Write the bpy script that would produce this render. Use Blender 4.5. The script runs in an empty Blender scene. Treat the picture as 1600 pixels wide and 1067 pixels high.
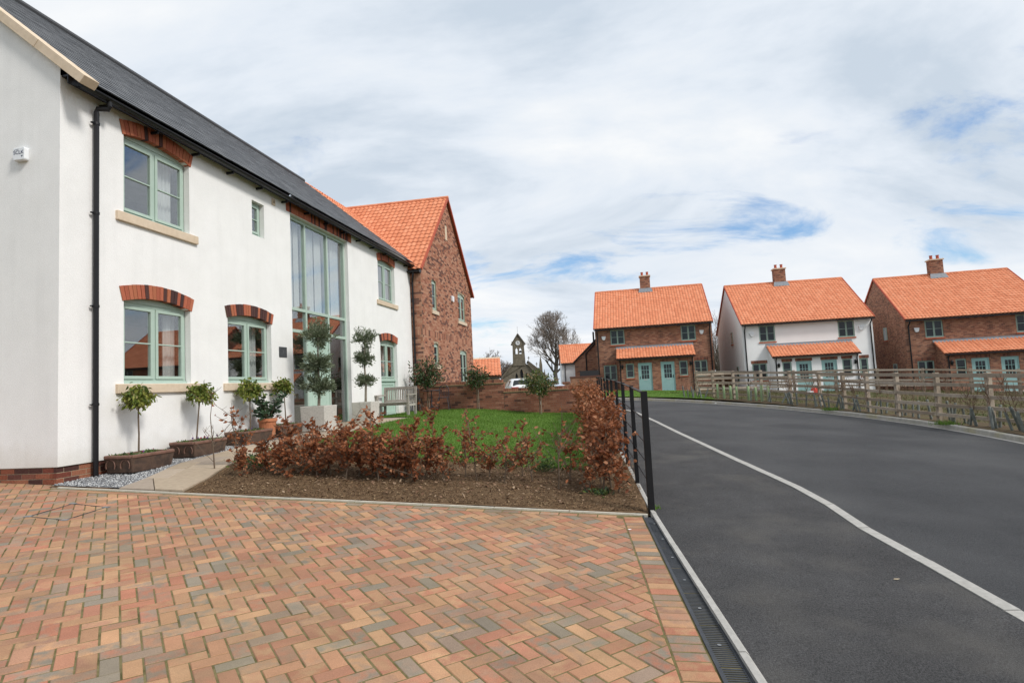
import bpy, bmesh, math, random
import numpy as np
from mathutils import Matrix, Vector

sc = bpy.context.scene
col = sc.collection
R = math.radians
rng = random.Random(7)
nrg = np.random.default_rng(11)

# ------------------------------------------------------------------ camera
F_PX, PITCH, ROLL, EYE = 923.09, 0.0751, 0.0505, 1.6192
cam = bpy.data.cameras.new('camera'); cam_o = bpy.data.objects.new('camera', cam); col.objects.link(cam_o)
cam.sensor_width = 36.0; cam.lens = F_PX / 1600 * 36.0; cam.clip_start = 0.05; cam.clip_end = 3000
fw = Vector((0, math.cos(PITCH), math.sin(PITCH))); up = Vector((0, -math.sin(PITCH), math.cos(PITCH))); rt = Vector((1, 0, 0))
r2 = rt * math.cos(ROLL) - up * math.sin(ROLL); u2 = rt * math.sin(ROLL) + up * math.cos(ROLL)
cam_o.matrix_world = Matrix(((r2.x, u2.x, -fw.x, 0), (r2.y, u2.y, -fw.y, 0), (r2.z, u2.z, -fw.z, EYE), (0, 0, 0, 1)))
sc.camera = cam_o

# ------------------------------------------------------------------ light
SUN_AZ, SUN_EL = R(124), R(44)          # azimuth from +Y towards +X
sun = bpy.data.lights.new('sun', 'SUN'); sun_o = bpy.data.objects.new('sun', sun); col.objects.link(sun_o)
sun.energy = 1.9; sun.angle = R(12); sun.color = (1, .96, .9)
sd = Vector((math.sin(SUN_AZ) * math.cos(SUN_EL), math.cos(SUN_AZ) * math.cos(SUN_EL), math.sin(SUN_EL)))
sun_o.rotation_euler = sd.to_track_quat('Z', 'Y').to_euler(); sun_o.location = (20, -20, 30)

world = bpy.data.worlds.new('World'); sc.world = world; world.use_nodes = True
def build_world():
    nt = world.node_tree; nt.nodes.clear(); N = nt.nodes.new; L = nt.links.new
    out = N('ShaderNodeOutputWorld'); bg = N('ShaderNodeBackground'); bg.inputs[1].default_value = 0.107
    L(bg.outputs[0], out.inputs[0])
    sky = N('ShaderNodeTexSky'); sky.sky_type = 'NISHITA'; sky.sun_disc = False
    sky.sun_elevation = SUN_EL; sky.sun_rotation = SUN_AZ; sky.air_density = 1.2; sky.dust_density = .4; sky.ozone_density = 3.0
    tc = N('ShaderNodeTexCoord'); sep = N('ShaderNodeSeparateXYZ'); L(tc.outputs['Generated'], sep.inputs[0])
    def mth(op, a, b=None, c=None):
        n = N('ShaderNodeMath'); n.operation = op
        for i, v in enumerate((a, b, c)):
            if v is None: continue
            if isinstance(v, (int, float)): n.inputs[i].default_value = v
            else: L(v, n.inputs[i])
        return n.outputs[0]
    zz = mth('ADD', mth('MAXIMUM', sep.outputs[2], 0.0), 0.26)
    px = mth('DIVIDE', sep.outputs[0], zz); py = mth('DIVIDE', sep.outputs[1], zz)
    cmb = N('ShaderNodeCombineXYZ'); L(px, cmb.inputs[0]); L(py, cmb.inputs[1])
    def noise(scale, detail, rough, off, sx=1.0, sy=1.0, dist=0.0):
        mp = N('ShaderNodeMapping'); mp.inputs['Location'].default_value = off; mp.inputs['Scale'].default_value = (sx, sy, 1)
        L(cmb.outputs[0], mp.inputs[0]); n = N('ShaderNodeTexNoise'); n.inputs['Scale'].default_value = scale
        n.inputs['Detail'].default_value = detail; n.inputs['Roughness'].default_value = rough; n.inputs['Distortion'].default_value = dist
        L(mp.outputs[0], n.inputs['Vector']); return n.outputs[0]
    big = noise(CLOUD[0], 4, .5, CLOUD[1], .8, 1.1, .3)
    fine = noise(2.6, 10, .62, (5.2, 1.7, 0), .75, 1.25, .5)
    dens = mth('ADD', mth('MULTIPLY', big, .62), mth('MULTIPLY', fine, .38))
    cover = N('ShaderNodeMapRange'); cover.interpolation_type = 'SMOOTHSTEP'; L(dens, cover.inputs[0])
    cover.inputs[1].default_value = CLOUD[2]; cover.inputs[2].default_value = CLOUD[3]
    shade = noise(1.0, 9, .58, (2.3, 8.1, 0), .8, 1.3, .5)
    rmp = N('ShaderNodeValToRGB'); L(shade, rmp.inputs[0]); e = rmp.color_ramp.elements
    e[0].position = .36; e[0].color = (3.9, 4.45, 5.1, 1); e[1].position = .62; e[1].color = (6.2, 6.3, 6.4, 1)
    m2 = e.new(.47); m2.color = (5.1, 5.5, 6.0, 1)
    tint = N('ShaderNodeVectorMath'); tint.operation = 'MULTIPLY'; L(sky.outputs[0], tint.inputs[0]); tint.inputs[1].default_value = (.70, .84, .98)
    mix = N('ShaderNodeMix'); mix.data_type = 'RGBA'; L(cover.outputs[0], mix.inputs[0]); L(tint.outputs[0], mix.inputs[6]); L(rmp.outputs[0], mix.inputs[7])
    L(mix.outputs[2], bg.inputs[0])
CLOUD = (0.8, (1.90, -1.24, 0), .365, .455)
build_world()

sc.view_settings.view_transform = 'Standard'; sc.view_settings.look = 'None'; sc.view_settings.gamma = 1
sc.view_settings.exposure = 0.53; sc.view_settings.use_curve_mapping = False
sc.render.engine = 'CYCLES'; sc.cycles.use_denoising = True
sc.cycles.max_bounces = 8; sc.cycles.transparent_max_bounces = 12; sc.cycles.caustics_reflective = False; sc.cycles.caustics_refractive = False

# ------------------------------------------------------------------ helpers
class MB:
    """collects geometry; build() links it as one mesh object"""
    def __init__(s): s.v = []; s.f = []
    def add(s, vs, fs):
        o = len(s.v); s.v += [tuple(v) for v in vs]; s.f += [tuple(i + o for i in f) for f in fs]; return s
    def box(s, x0, x1, y0, y1, z0, z1):
        return s.add([(x0,y0,z0),(x1,y0,z0),(x1,y1,z0),(x0,y1,z0),(x0,y0,z1),(x1,y0,z1),(x1,y1,z1),(x0,y1,z1)],
                     [(0,3,2,1),(4,5,6,7),(0,1,5,4),(1,2,6,5),(2,3,7,6),(3,0,4,7)])
    def beam(s, a, b, w, h, upv=(0,0,1)):
        a = Vector(a); b = Vector(b); d = (b - a).normalized(); U = Vector(upv)
        if abs(d.dot(U)) > .98: U = Vector((1, 0, 0))
        S = d.cross(U).normalized() * (w / 2); T = S.cross(d).normalized() * (h / 2)
        vs = [a - S - T, a + S - T, a + S + T, a - S + T, b - S - T, b + S - T, b + S + T, b - S + T]
        return s.add(vs, [(0,1,2,3),(7,6,5,4),(0,4,5,1),(1,5,6,2),(2,6,7,3),(3,7,4,0)])
    def tube(s, pts, rad, n=8, cap=True):
        pts = [Vector(p) for p in pts]; m = len(pts)
        if isinstance(rad, (int, float)): rad = [rad] * m
        vs = []; fs = []; prev = None
        for i, p in enumerate(pts):
            d = (pts[min(i + 1, m - 1)] - pts[max(i - 1, 0)]).normalized()
            if prev is None:
                t = Vector((0, 0, 1)) if abs(d.z) < .9 else Vector((1, 0, 0)); a = d.cross(t).normalized()
            else: a = (prev - d * prev.dot(d)).normalized()
            prev = a; b = d.cross(a)
            vs += [p + (a * math.cos(2 * math.pi * k / n) + b * math.sin(2 * math.pi * k / n)) * rad[i] for k in range(n)]
        for i in range(m - 1):
            for k in range(n):
                k2 = (k + 1) % n; fs.append((i * n + k, i * n + k2, (i + 1) * n + k2, (i + 1) * n + k))
        if cap: fs += [tuple(range(n - 1, -1, -1)), tuple((m - 1) * n + k for k in range(n))]
        return s.add(vs, fs)
    def prism(s, poly, fn, d0, d1):
        """poly: list of 2D points; fn(a, b, depth) -> 3D"""
        n = len(poly); vs = [fn(a, b, d0) for a, b in poly] + [fn(a, b, d1) for a, b in poly]
        fs = [tuple(range(n)), tuple(range(2 * n - 1, n - 1, -1))] + [(i, n + i, n + (i + 1) % n, (i + 1) % n) for i in range(n)]
        return s.add(vs, fs)
    def lathe(s, prof, c=(0, 0, 0), n=16):
        vs = []; fs = []; m = len(prof)
        for r_, z_ in prof: vs += [(c[0] + r_ * math.cos(2*math.pi*k/n), c[1] + r_ * math.sin(2*math.pi*k/n), c[2] + z_) for k in range(n)]
        for i in range(m - 1):
            for k in range(n): fs.append((i*n+k, i*n+(k+1)%n, (i+1)*n+(k+1)%n, (i+1)*n+k))
        return s.add(vs, fs)
    def mesh(s, name, mat=None, M=None, smooth=False, uv=False):
        me = bpy.data.meshes.new(name); v = s.v
        if M is not None: v = [tuple(M @ Vector(p)) for p in v]
        me.from_pydata(v, [], s.f)
        if mat: me.materials.append(mat)
        if smooth: me.polygons.foreach_set('use_smooth', [True] * len(me.polygons))
        if uv:
            uvl = me.uv_layers.new(name='UVMap')
            for p in me.polygons:
                n = p.normal
                for li in p.loop_indices:
                    c = me.vertices[me.loops[li].vertex_index].co
                    if abs(n.z) > .75: uvl.data[li].uv = (c.x, c.y)
                    elif abs(n.x) > abs(n.y): uvl.data[li].uv = (c.y, c.z)
                    else: uvl.data[li].uv = (c.x, c.z)
        return me
    def build(s, name, mat, parent=None, M=None, smooth=False, uv=False, fix=True):
        me = s.mesh(name, mat, None, smooth, uv) if M is None else s.mesh(name, mat, M, smooth, uv)
        if fix:
            bm = bmesh.new(); bm.from_mesh(me); bmesh.ops.recalc_face_normals(bm, faces=bm.faces); bm.to_mesh(me); bm.free()
        return link(name, me, parent)
def link(name, me, parent=None, loc=None, rz=None):
    o = bpy.data.objects.new(name, me); col.objects.link(o)
    if parent: o.parent = parent
    if loc is not None: o.location = loc
    if rz is not None: o.rotation_euler = (0, 0, rz)
    return o
def npmesh(name, verts, faces, mat, parent=None, smooth=False):
    """verts (N,3) array, faces (M,k) array"""
    me = bpy.data.meshes.new(name); nv = len(verts); nf, k = faces.shape
    me.vertices.add(nv); me.vertices.foreach_set('co', np.asarray(verts, np.float32).ravel())
    me.loops.add(nf * k); me.loops.foreach_set('vertex_index', faces.astype(np.int32).ravel())
    me.polygons.add(nf); me.polygons.foreach_set('loop_start', np.arange(0, nf * k, k, dtype=np.int32))
    if smooth: me.polygons.foreach_set('use_smooth', np.ones(nf, bool))
    me.update(calc_edges=True); me.materials.append(mat)
    return link(name, me, parent)
def tag(o, label=None, cat=None, group=None, kind=None):
    for k, v in (('label', label), ('category', cat), ('group', group), ('kind', kind)):
        if v: o[k] = v
    return o
def thing(name, label, cat, loc=(0, 0, 0), rz=0, group=None):
    o = bpy.data.objects.new(name, None); col.objects.link(o); o.location = loc; o.rotation_euler = (0, 0, rz); o.empty_display_size = .2
    return tag(o, label, cat, group)
def bevel(o, w=.004, seg=1):
    m = o.modifiers.new('bevel', 'BEVEL'); m.width = w; m.segments = seg; m.limit_method = 'ANGLE'; return o

# ------------------------------------------------------------------ materials
MATS = {}
def lin(c):
    return tuple(((x / 255) / 12.92 if x / 255 <= .04045 else ((x / 255 + .055) / 1.055) ** 2.4) for x in c) + (1,)
def mat(name, cols, rough=.8, nscale=6.0, namt=.25, bump=0.0, bscale=60.0, spec=.3, island=False, metal=0.0, trans=0.0, coord='Object', detail=4, stain=None, speck=None, streak=0.0, foot=None):
    """cols: list of linear colours. island -> one random colour of the list per piece, else blended by noise."""
    if name in MATS: return MATS[name]
    m = bpy.data.materials.new(name); MATS[name] = m; m.use_nodes = True; nt = m.node_tree; N = nt.nodes.new; L = nt.links.new
    bs = nt.nodes['Principled BSDF']; bs.inputs['Roughness'].default_value = rough; bs.inputs['Specular IOR Level'].default_value = spec; bs.inputs['Metallic'].default_value = metal
    if not isinstance(cols[0], (tuple, list)): cols = [cols]
    cols = [tuple(c[:3]) + (1,) for c in cols]
    tc = N('ShaderNodeTexCoord'); co = tc.outputs[coord]
    nz = N('ShaderNodeTexNoise'); nz.inputs['Scale'].default_value = nscale; nz.inputs['Detail'].default_value = detail; nz.inputs['Roughness'].default_value = .6; L(co, nz.inputs['Vector'])
    rmp = N('ShaderNodeValToRGB'); el = rmp.color_ramp.elements
    if island:
        rmp.color_ramp.interpolation = 'CONSTANT' if len(cols) > 2 else 'LINEAR'
        gi = N('ShaderNodeNewGeometry'); oi = N('ShaderNodeObjectInfo')
        ad = N('ShaderNodeMath'); ad.operation = 'ADD'; L(gi.outputs['Random Per Island'], ad.inputs[0]); L(oi.outputs['Random'], ad.inputs[1])
        fr = N('ShaderNodeMath'); fr.operation = 'FRACT'; L(ad.outputs[0], fr.inputs[0]); L(fr.outputs[0], rmp.inputs[0])
        pos = [i / len(cols) for i in range(len(cols))] if len(cols) > 2 else [0, 1]
    else:
        L(nz.outputs[0], rmp.inputs[0]); pos = [.35 + .3 * i / max(1, len(cols) - 1) for i in range(len(cols))]
    while len(el) < len(cols): el.new(.5)
    if len(cols) == 1: el[0].color = el[1].color = cols[0]
    else:
        for i, c in enumerate(cols): el[i].position = pos[i]
        for i, c in enumerate(cols): el[i].color = c
    colr = rmp.outputs[0]
    if namt:
        n2 = N('ShaderNodeTexNoise'); n2.inputs['Scale'].default_value = nscale * 2.7; n2.inputs['Detail'].default_value = detail + 2; n2.inputs['Roughness'].default_value = .65; L(co, n2.inputs['Vector'])
        mr = N('ShaderNodeMapRange'); L(n2.outputs[0], mr.inputs[0]); mr.inputs[1].default_value = .25; mr.inputs[2].default_value = .75; mr.inputs[3].default_value = 1 - namt; mr.inputs[4].default_value = 1 + namt
        mx = N('ShaderNodeVectorMath'); mx.operation = 'SCALE'; L(colr, mx.inputs[0]); L(mr.outputs[0], mx.inputs['Scale']); colr = mx.outputs[0]
    if speck:   # (scale, amount): fine mineral grain
        n4 = N('ShaderNodeTexNoise'); n4.inputs['Scale'].default_value = speck[0]; n4.inputs['Detail'].default_value = 2; n4.inputs['Roughness'].default_value = .7; L(co, n4.inputs['Vector'])
        mr = N('ShaderNodeMapRange'); L(n4.outputs[0], mr.inputs[0]); mr.inputs[1].default_value = .3; mr.inputs[2].default_value = .72; mr.inputs[3].default_value = 1 - speck[1]; mr.inputs[4].default_value = 1 + speck[1] * 1.3
        mx = N('ShaderNodeVectorMath'); mx.operation = 'SCALE'; L(colr, mx.inputs[0]); L(mr.outputs[0], mx.inputs['Scale']); colr = mx.outputs[0]
    if streak:  # faint vertical weather streaks
        mp = N('ShaderNodeMapping'); mp.inputs['Scale'].default_value = (5, 5, .35); L(co, mp.inputs[0]); n5 = N('ShaderNodeTexNoise'); n5.inputs['Scale'].default_value = 1.0; n5.inputs['Detail'].default_value = 6; L(mp.outputs[0], n5.inputs['Vector'])
        mr = N('ShaderNodeMapRange'); L(n5.outputs[0], mr.inputs[0]); mr.inputs[1].default_value = .5; mr.inputs[2].default_value = .78; mr.inputs[3].default_value = 1; mr.inputs[4].default_value = 1 - streak
        mx = N('ShaderNodeVectorMath'); mx.operation = 'SCALE'; L(colr, mx.inputs[0]); L(mr.outputs[0], mx.inputs['Scale']); colr = mx.outputs[0]
    if foot:    # (colour, height, strength): rain-splash dirt along the wall foot
        sp = N('ShaderNodeSeparateXYZ'); L(co, sp.inputs[0]); nf = N('ShaderNodeTexNoise'); nf.inputs['Scale'].default_value = 3.5; nf.inputs['Detail'].default_value = 6; L(co, nf.inputs['Vector'])
        sm_ = N('ShaderNodeMath'); sm_.operation = 'MULTIPLY_ADD'; L(nf.outputs[0], sm_.inputs[0]); sm_.inputs[1].default_value = -.55; L(sp.outputs[2], sm_.inputs[2])
        mr = N('ShaderNodeMapRange'); L(sm_.outputs[0], mr.inputs[0]); mr.inputs[1].default_value = foot[1]; mr.inputs[2].default_value = -.1; mr.inputs[4].default_value = foot[2]
        mi = N('ShaderNodeMix'); mi.data_type = 'RGBA'; L(mr.outputs[0], mi.inputs[0]); L(colr, mi.inputs[6]); mi.inputs[7].default_value = tuple(foot[0][:3]) + (1,); colr = mi.outputs[2]
    if stain:   # (colour, scale, lo, hi, strength)
        ns = N('ShaderNodeTexNoise'); ns.inputs['Scale'].default_value = stain[1]; ns.inputs['Detail'].default_value = 6; L(co, ns.inputs['Vector'])
        mr = N('ShaderNodeMapRange'); L(ns.outputs[0], mr.inputs[0]); mr.inputs[1].default_value = stain[2]; mr.inputs[2].default_value = stain[3]; mr.inputs[4].default_value = stain[4]
        mi = N('ShaderNodeMix'); mi.data_type = 'RGBA'; L(mr.outputs[0], mi.inputs[0]); L(colr, mi.inputs[6]); mi.inputs[7].default_value = tuple(stain[0][:3]) + (1,); colr = mi.outputs[2]
    L(colr, bs.inputs['Base Color'])
    if bump:
        nb = N('ShaderNodeTexNoise'); nb.inputs['Scale'].default_value = bscale; nb.inputs['Detail'].default_value = 5; L(co, nb.inputs['Vector'])
        bp = N('ShaderNodeBump'); bp.inputs['Strength'].default_value = bump; bp.inputs['Distance'].default_value = .01; L(nb.outputs[0], bp.inputs['Height']); L(bp.outputs[0], bs.inputs['Normal'])
    if trans:
        tr = N('ShaderNodeBsdfTranslucent'); L(colr, tr.inputs[0]); ms = N('ShaderNodeMixShader'); ms.inputs[0].default_value = trans
        L(bs.outputs[0], ms.inputs[1]); L(tr.outputs[0], ms.inputs[2]); L(ms.outputs[0], nt.nodes['Material Output'].inputs[0])
    return m
def mat_glass(name, ior=1.55, tint=(.96, .98, .98), boost=.14):
    m = bpy.data.materials.new(name); MATS[name] = m; m.use_nodes = True; nt = m.node_tree; N = nt.nodes.new; L = nt.links.new
    nt.nodes.remove(nt.nodes['Principled BSDF']); lw = N('ShaderNodeLayerWeight'); lw.inputs[0].default_value = .5
    pw = N('ShaderNodeMath'); pw.operation = 'POWER'; L(lw.outputs['Facing'], pw.inputs[0]); pw.inputs[1].default_value = 4.0
    mu = N('ShaderNodeMath'); mu.operation = 'MULTIPLY_ADD'; mu.use_clamp = True; L(pw.outputs[0], mu.inputs[0]); mu.inputs[1].default_value = .85; mu.inputs[2].default_value = boost
    tr = N('ShaderNodeBsdfTransparent'); tr.inputs[0].default_value = tint + (1,); gl = N('ShaderNodeBsdfGlossy'); gl.inputs['Roughness'].default_value = .0; gl.inputs['Color'].default_value = (1, 1, 1, 1)
    ms = N('ShaderNodeMixShader'); L(mu.outputs[0], ms.inputs[0]); L(tr.outputs[0], ms.inputs[1]); L(gl.outputs[0], ms.inputs[2]); L(ms.outputs[0], nt.nodes['Material Output'].inputs[0])
    return m
def mat_brick(name, tones, mortar, bw=.225, rh=.075):
    m = bpy.data.materials.new(name); MATS[name] = m; m.use_nodes = True; nt = m.node_tree; N = nt.nodes.new; L = nt.links.new
    bs = nt.nodes['Principled BSDF']; bs.inputs['Roughness'].default_value = .9; bs.inputs['Specular IOR Level'].default_value = .15
    tc = N('ShaderNodeTexCoord'); br = N('ShaderNodeTexBrick'); L(tc.outputs['UV'], br.inputs['Vector'])
    br.inputs['Scale'].default_value = 1; br.inputs['Brick Width'].default_value = bw; br.inputs['Row Height'].default_value = rh; br.inputs['Mortar Size'].default_value = .006; br.inputs['Mortar Smooth'].default_value = .1
    br.inputs['Color1'].default_value = (0, 0, 0, 1); br.inputs['Color2'].default_value = (1, 1, 1, 1); br.inputs['Mortar'].default_value = (.5, .5, .5, 1); br.offset = .5
    rmp = N('ShaderNodeValToRGB'); rmp.color_ramp.interpolation = 'CONSTANT'; el = rmp.color_ramp.elements; L(br.outputs['Color'], rmp.inputs[0])
    while len(el) < len(tones): el.new(.5)
    for i in range(len(tones)): el[i].position = i / len(tones)
    for i, t in enumerate(tones): el[i].color = tuple(t[:3]) + (1,)
    nz = N('ShaderNodeTexNoise'); nz.inputs['Scale'].default_value = 1.3; nz.inputs['Detail'].default_value = 5; L(tc.outputs['UV'], nz.inputs['Vector'])
    mr = N('ShaderNodeMapRange'); L(nz.outputs[0], mr.inputs[0]); mr.inputs[1].default_value = .3; mr.inputs[2].default_value = .7; mr.inputs[3].default_value = .8; mr.inputs[4].default_value = 1.2
    sv = N('ShaderNodeVectorMath'); sv.operation = 'SCALE'; L(rmp.outputs[0], sv.inputs[0]); L(mr.outputs[0], sv.inputs['Scale'])
    mi = N('ShaderNodeMix'); mi.data_type = 'RGBA'; L(br.outputs['Fac'], mi.inputs[0]); L(sv.outputs[0], mi.inputs[6]); mi.inputs[7].default_value = tuple(mortar) + (1,)
    L(mi.outputs[2], bs.inputs['Base Color'])
    bp = N('ShaderNodeBump'); bp.inputs['Strength'].default_value = .6; bp.inputs['Distance'].default_value = .01; bp.invert = True; L(br.outputs['Fac'], bp.inputs['Height']); L(bp.outputs[0], bs.inputs['Normal'])
    return m

RENDER = mat('white_render', [(.83, .825, .81), (.86, .855, .845)], .92, .7, .045, .35, 90, spec=.12, streak=.05, foot=((.52, .48, .40), .32, .45), speck=(55, .035), stain=((.68, .665, .625), .45, .55, .8, .22))
SAGE = mat('sage_green_paint', [(.40, .51, .44), (.43, .54, .47)], .45, 3, .04, spec=.4)
SAGE_D = mat('sage_green_door', [(.42, .56, .48), (.45, .59, .51)], .5, 3, .04)
TEAL = mat('blue_green_door_paint', [(.28, .46, .45), (.31, .49, .48)], .5, 3, .05)
SAGE_F = mat('grey_green_frame_paint', [(.30, .42, .36), (.34, .46, .40)], .5, 3, .05)
STONE = mat('buff_cast_stone', [(.62, .50, .37), (.68, .56, .43)], .9, 5, .08, .15, 120, spec=.15)
BLACK = mat('black_plastic', [(.007, .007, .009), (.011, .011, .013)], .4, 4, .1, spec=.35)
BLKMETAL = mat('black_painted_metal', [(.006, .006, .007), (.010, .010, .011)], .5, 6, .1, spec=.3)
BRICKP = mat('multi_red_brick', [(.22, .075, .045), (.27, .10, .06), (.17, .055, .038), (.075, .035, .030), (.30, .125, .075), (.20, .08, .055), (.12, .05, .04)], .9, 14, .3, .5, 60, spec=.12, island=True)
BRICKH = mat('orange_red_brick', [(.42, .20, .13), (.48, .255, .17), (.38, .165, .108), (.45, .22, .147), (.18, .09, .07), (.46, .25, .17), (.36, .16, .10), (.41, .20, .13), (.15, .08, .065), (.30, .13, .085)], .9, 14, .25, .5, 60, spec=.12, island=True)
BRICKW = mat('garden_wall_brick', [(.29, .125, .083), (.34, .16, .107), (.25, .105, .07), (.31, .135, .09), (.14, .07, .055), (.38, .185, .125), (.27, .115, .077), (.33, .145, .098)], .9, 14, .25, .5, 60, spec=.12, island=True)
ARCHB = mat('arch_brick', [(.42, .13, .075), (.37, .11, .065), (.07, .038, .036), (.44, .15, .085), (.09, .045, .04), (.40, .14, .075)], .85, 30, .22, .3, 80, spec=.15, island=True)
MORTAR = mat('buff_mortar', [(.42, .34, .24), (.36, .29, .20)], .95, 20, .15)
MORTARG = mat('wall_mortar', [(.36, .27, .20), (.31, .23, .17)], .95, 20, .15)
SLATE = mat('grey_slate', [(.092, .098, .108), (.11, .116, .127), (.076, .082, .092), (.128, .134, .145)], .55, 12, .22, .3, 50, spec=.4, island=True)
PAN = mat('orange_clay_pantile', [(.65, .238, .122), (.68, .258, .134), (.61, .215, .108), (.66, .248, .128), (.70, .28, .152)], .75, 1.6, .13, .2, 60, spec=.25, island=True)
PANB = mat('orange_clay_bed', [(.42, .14, .07)], .85, 8, .1)
VERGE = mat('red_clay_verge', [(.42, .09, .055), (.46, .11, .06)], .8, 9, .15)
LEAD = mat('lead_flashing', [(.20, .22, .245), (.25, .27, .295)], .6, 6, .15, spec=.4)
GLASS = mat_glass('window_glass')
GLASSD = mat('dark_window_glass', [(.018, .022, .026), (.03, .036, .042)], .03, 1.2, .2, spec=.35)
CURTAIN = mat('white_curtain', [(.84, .84, .82)], .9, 5, .05, trans=.3)
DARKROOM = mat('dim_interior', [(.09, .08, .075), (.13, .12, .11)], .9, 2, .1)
WHITEP = mat('white_plastic', [(.78, .80, .82)], .4, 5, .03, spec=.5)
CONC = mat('pale_concrete', [(.36, .35, .325), (.43, .415, .39)], .9, 9, .14, .35, 150, spec=.15)
CONCL = mat('lichened_concrete_kerb', [(.36, .35, .31), (.43, .41, .37)], .92, 4, .18, .35, 120, spec=.12, stain=((.36, .32, .16), 1.6, .5, .66, .5))
ASPH = mat('road_asphalt', [(.048, .049, .052), (.060, .061, .064)], .82, .55, .10, .9, 260, spec=.22, speck=(110, .5), stain=((.098, .098, .10), .45, .46, .70, .6))
ASPHP = mat('path_asphalt', [(.056, .055, .056), (.070, .069, .070)], .85, 1.1, .16, 1.0, 240, spec=.2, speck=(95, .55), stain=((.135, .127, .115), 1.3, .52, .76, .6))
TIMBER = mat('weathered_timber', [(.35, .29, .225), (.42, .355, .285), (.30, .245, .19)], .9, 3, .2, .4, 40, spec=.1, island=True)
SOIL = mat('bark_soil', [(.105, .066, .037), (.155, .10, .058)], .95, 9, .35, 1.0, 70, spec=.1)

# ------------------------------------------------------------------ terrain functions
YAW = 0.1805
CX, CY, CZ = -6.101, 7.893, 0.62            # front corner of the white house, at ground
UX, UY = math.sin(YAW), math.cos(YAW)        # along the white facade, away from camera
NX, NY = math.cos(YAW), -math.sin(YAW)       # outward from the facade
HROT = math.pi / 2 - YAW
def hs(s, off): return (CX + UX * s + NX * off, CY + UY * s + NY * off)
def so(x, y): dx, dy = x - CX, y - CY; return dx * UX + dy * UY, dx * NX + dy * NY
def sstep(a, b, x): t = min(1, max(0, (x - a) / (b - a))); return t * t * (3 - 2 * t)
def g_(y):
    y = max(y, -12)
    if y < 8: return .0424 * y
    if y < 12: t = (y - 8) / 4; return .3392 + 4 * (.0424 * t - .0199 * t * t / 2)
    return .469 + .0225 * (min(y, 46) - 12)
def H(x, y):
    return -.0466 * min(max(x, -9), 45) + g_(y) - .65 * sstep(3, 0, x) * sstep(23, 28, y)
def prof(s): return float(np.interp(s, [-2, 0, 1, 2, 3, 4, 5, 6, 7, 14], [.58, .62, .65, .70, .75, .77, .80, .84, .87, .86]))
def Tg(x, y):
    s, o = so(x, y); h = H(x, y); w = sstep(1.6, 4.5, o); ws = sstep(-.4, 1.6, s)
    return h + (prof(s) - h) * (1 - w) * ws
KF = [(4.6, -3), (6.0, 1), (7.4, 4.8), (8.6, 7.6), (9.4, 9.8), (9.94, 11.75), (10.34, 13.57), (10.6, 15.5), (10.68, 18.0), (10.4, 20.5), (9.9, 23.3), (9.1, 25.6), (8.2, 27.4), (7.2, 28.9), (6.0, 29.9), (4.5, 30.6), (2, 31.1), (-2, 31.4), (-9, 31.6)]
KM = [(2.7, -4), (2.95, 1), (3.18, 3.9), (3.25, 4.56), (3.29, 5.28), (3.35, 5.86), (3.46, 6.47), (3.55, 7.14), (3.58, 7.9), (3.59, 8.77), (3.65, 10.55), (3.81, 13.46), (3.99, 15.96), (4.15, 18.51), (4.27, 20.6), (4.25, 22.0), (3.7, 23.2), (2.6, 23.9), (0, 24.4), (-9, 24.8)]
KE = [(1.02, -1.5), (1.02, .5), (1.19, 3.09), (1.42, 6.26), (1.62, 8.3), (1.82, 10.3), (2.12, 13.3), (2.42, 16.3), (2.7, 19.2), (2.85, 20.6)]   # edging between drive/garden and footway
def resample(P, step):
    P = [Vector((a, b, 0)) for a, b in P]; out = [P[0]]; d = 0
    dense = []
    n = len(P)
    for i in range(n - 1):      # catmull-rom
        p0 = P[max(i - 1, 0)]; p1 = P[i]; p2 = P[i + 1]; p3 = P[min(i + 2, n - 1)]
        for k in range(24):
            t = k / 24; dense.append(.5 * ((2 * p1) + (p2 - p0) * t + (2 * p0 - 5 * p1 + 4 * p2 - p3) * t * t + (3 * p1 - p0 - 3 * p2 + p3) * t ** 3))
    dense.append(P[-1]); acc = 0
    for a, b in zip(dense, dense[1:]):
        acc += (b - a).length
        if acc >= step: out.append(b); acc = 0
    return [(p.x, p.y) for p in out]
KFr, KMr, KEr = resample(KF, .45), resample(KM, .45), resample(KE, .45)
def nrm2(P, i, side=1):
    a = Vector(P[max(i - 1, 0)]); b = Vector(P[min(i + 1, len(P) - 1)]); d = (b - a).normalized(); return Vector((d.y, -d.x)) * side
def ribbon(A, B, n, zf, mb=None):
    """sheet between two polylines resampled to the same count"""
    mb = mb or MB(); m = len(A); vs = []; fs = []
    for i in range(m):
        for k in range(n + 1):
            t = k / n; x = A[i][0] * (1 - t) + B[i][0] * t; y = A[i][1] * (1 - t) + B[i][1] * t; vs.append((x, y, zf(x, y)))
    for i in range(m - 1):
        for k in range(n): fs.append((i*(n+1)+k, i*(n+1)+k+1, (i+1)*(n+1)+k+1, (i+1)*(n+1)+k))
    return mb.add(vs, fs)
def eqcount(P, n):
    d = [0]
    for a, b in zip(P, P[1:]): d.append(d[-1] + math.hypot(b[0] - a[0], b[1] - a[1]))
    t = np.linspace(0, d[-1], n); return list(zip(np.interp(t, d, [p[0] for p in P]), np.interp(t, d, [p[1] for p in P])))
kfx = np.array(KFr)
def beyond_far_kerb(x, y):
    """signed distance past the far kerb (positive on the field side)"""
    i = int(np.argmin((kfx[:, 0] - x) ** 2 + (kfx[:, 1] - y) ** 2)); n = nrm2(KFr, i); return (x - kfx[i, 0]) * n.x + (y - kfx[i, 1]) * n.y
def bump(x, y): return .30 * math.exp(-((x - 19) / 9) ** 2 - ((y - 29) / 6) ** 2)
def field_z(x, y): return H(x, y) + .11 + bump(x, y)

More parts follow.
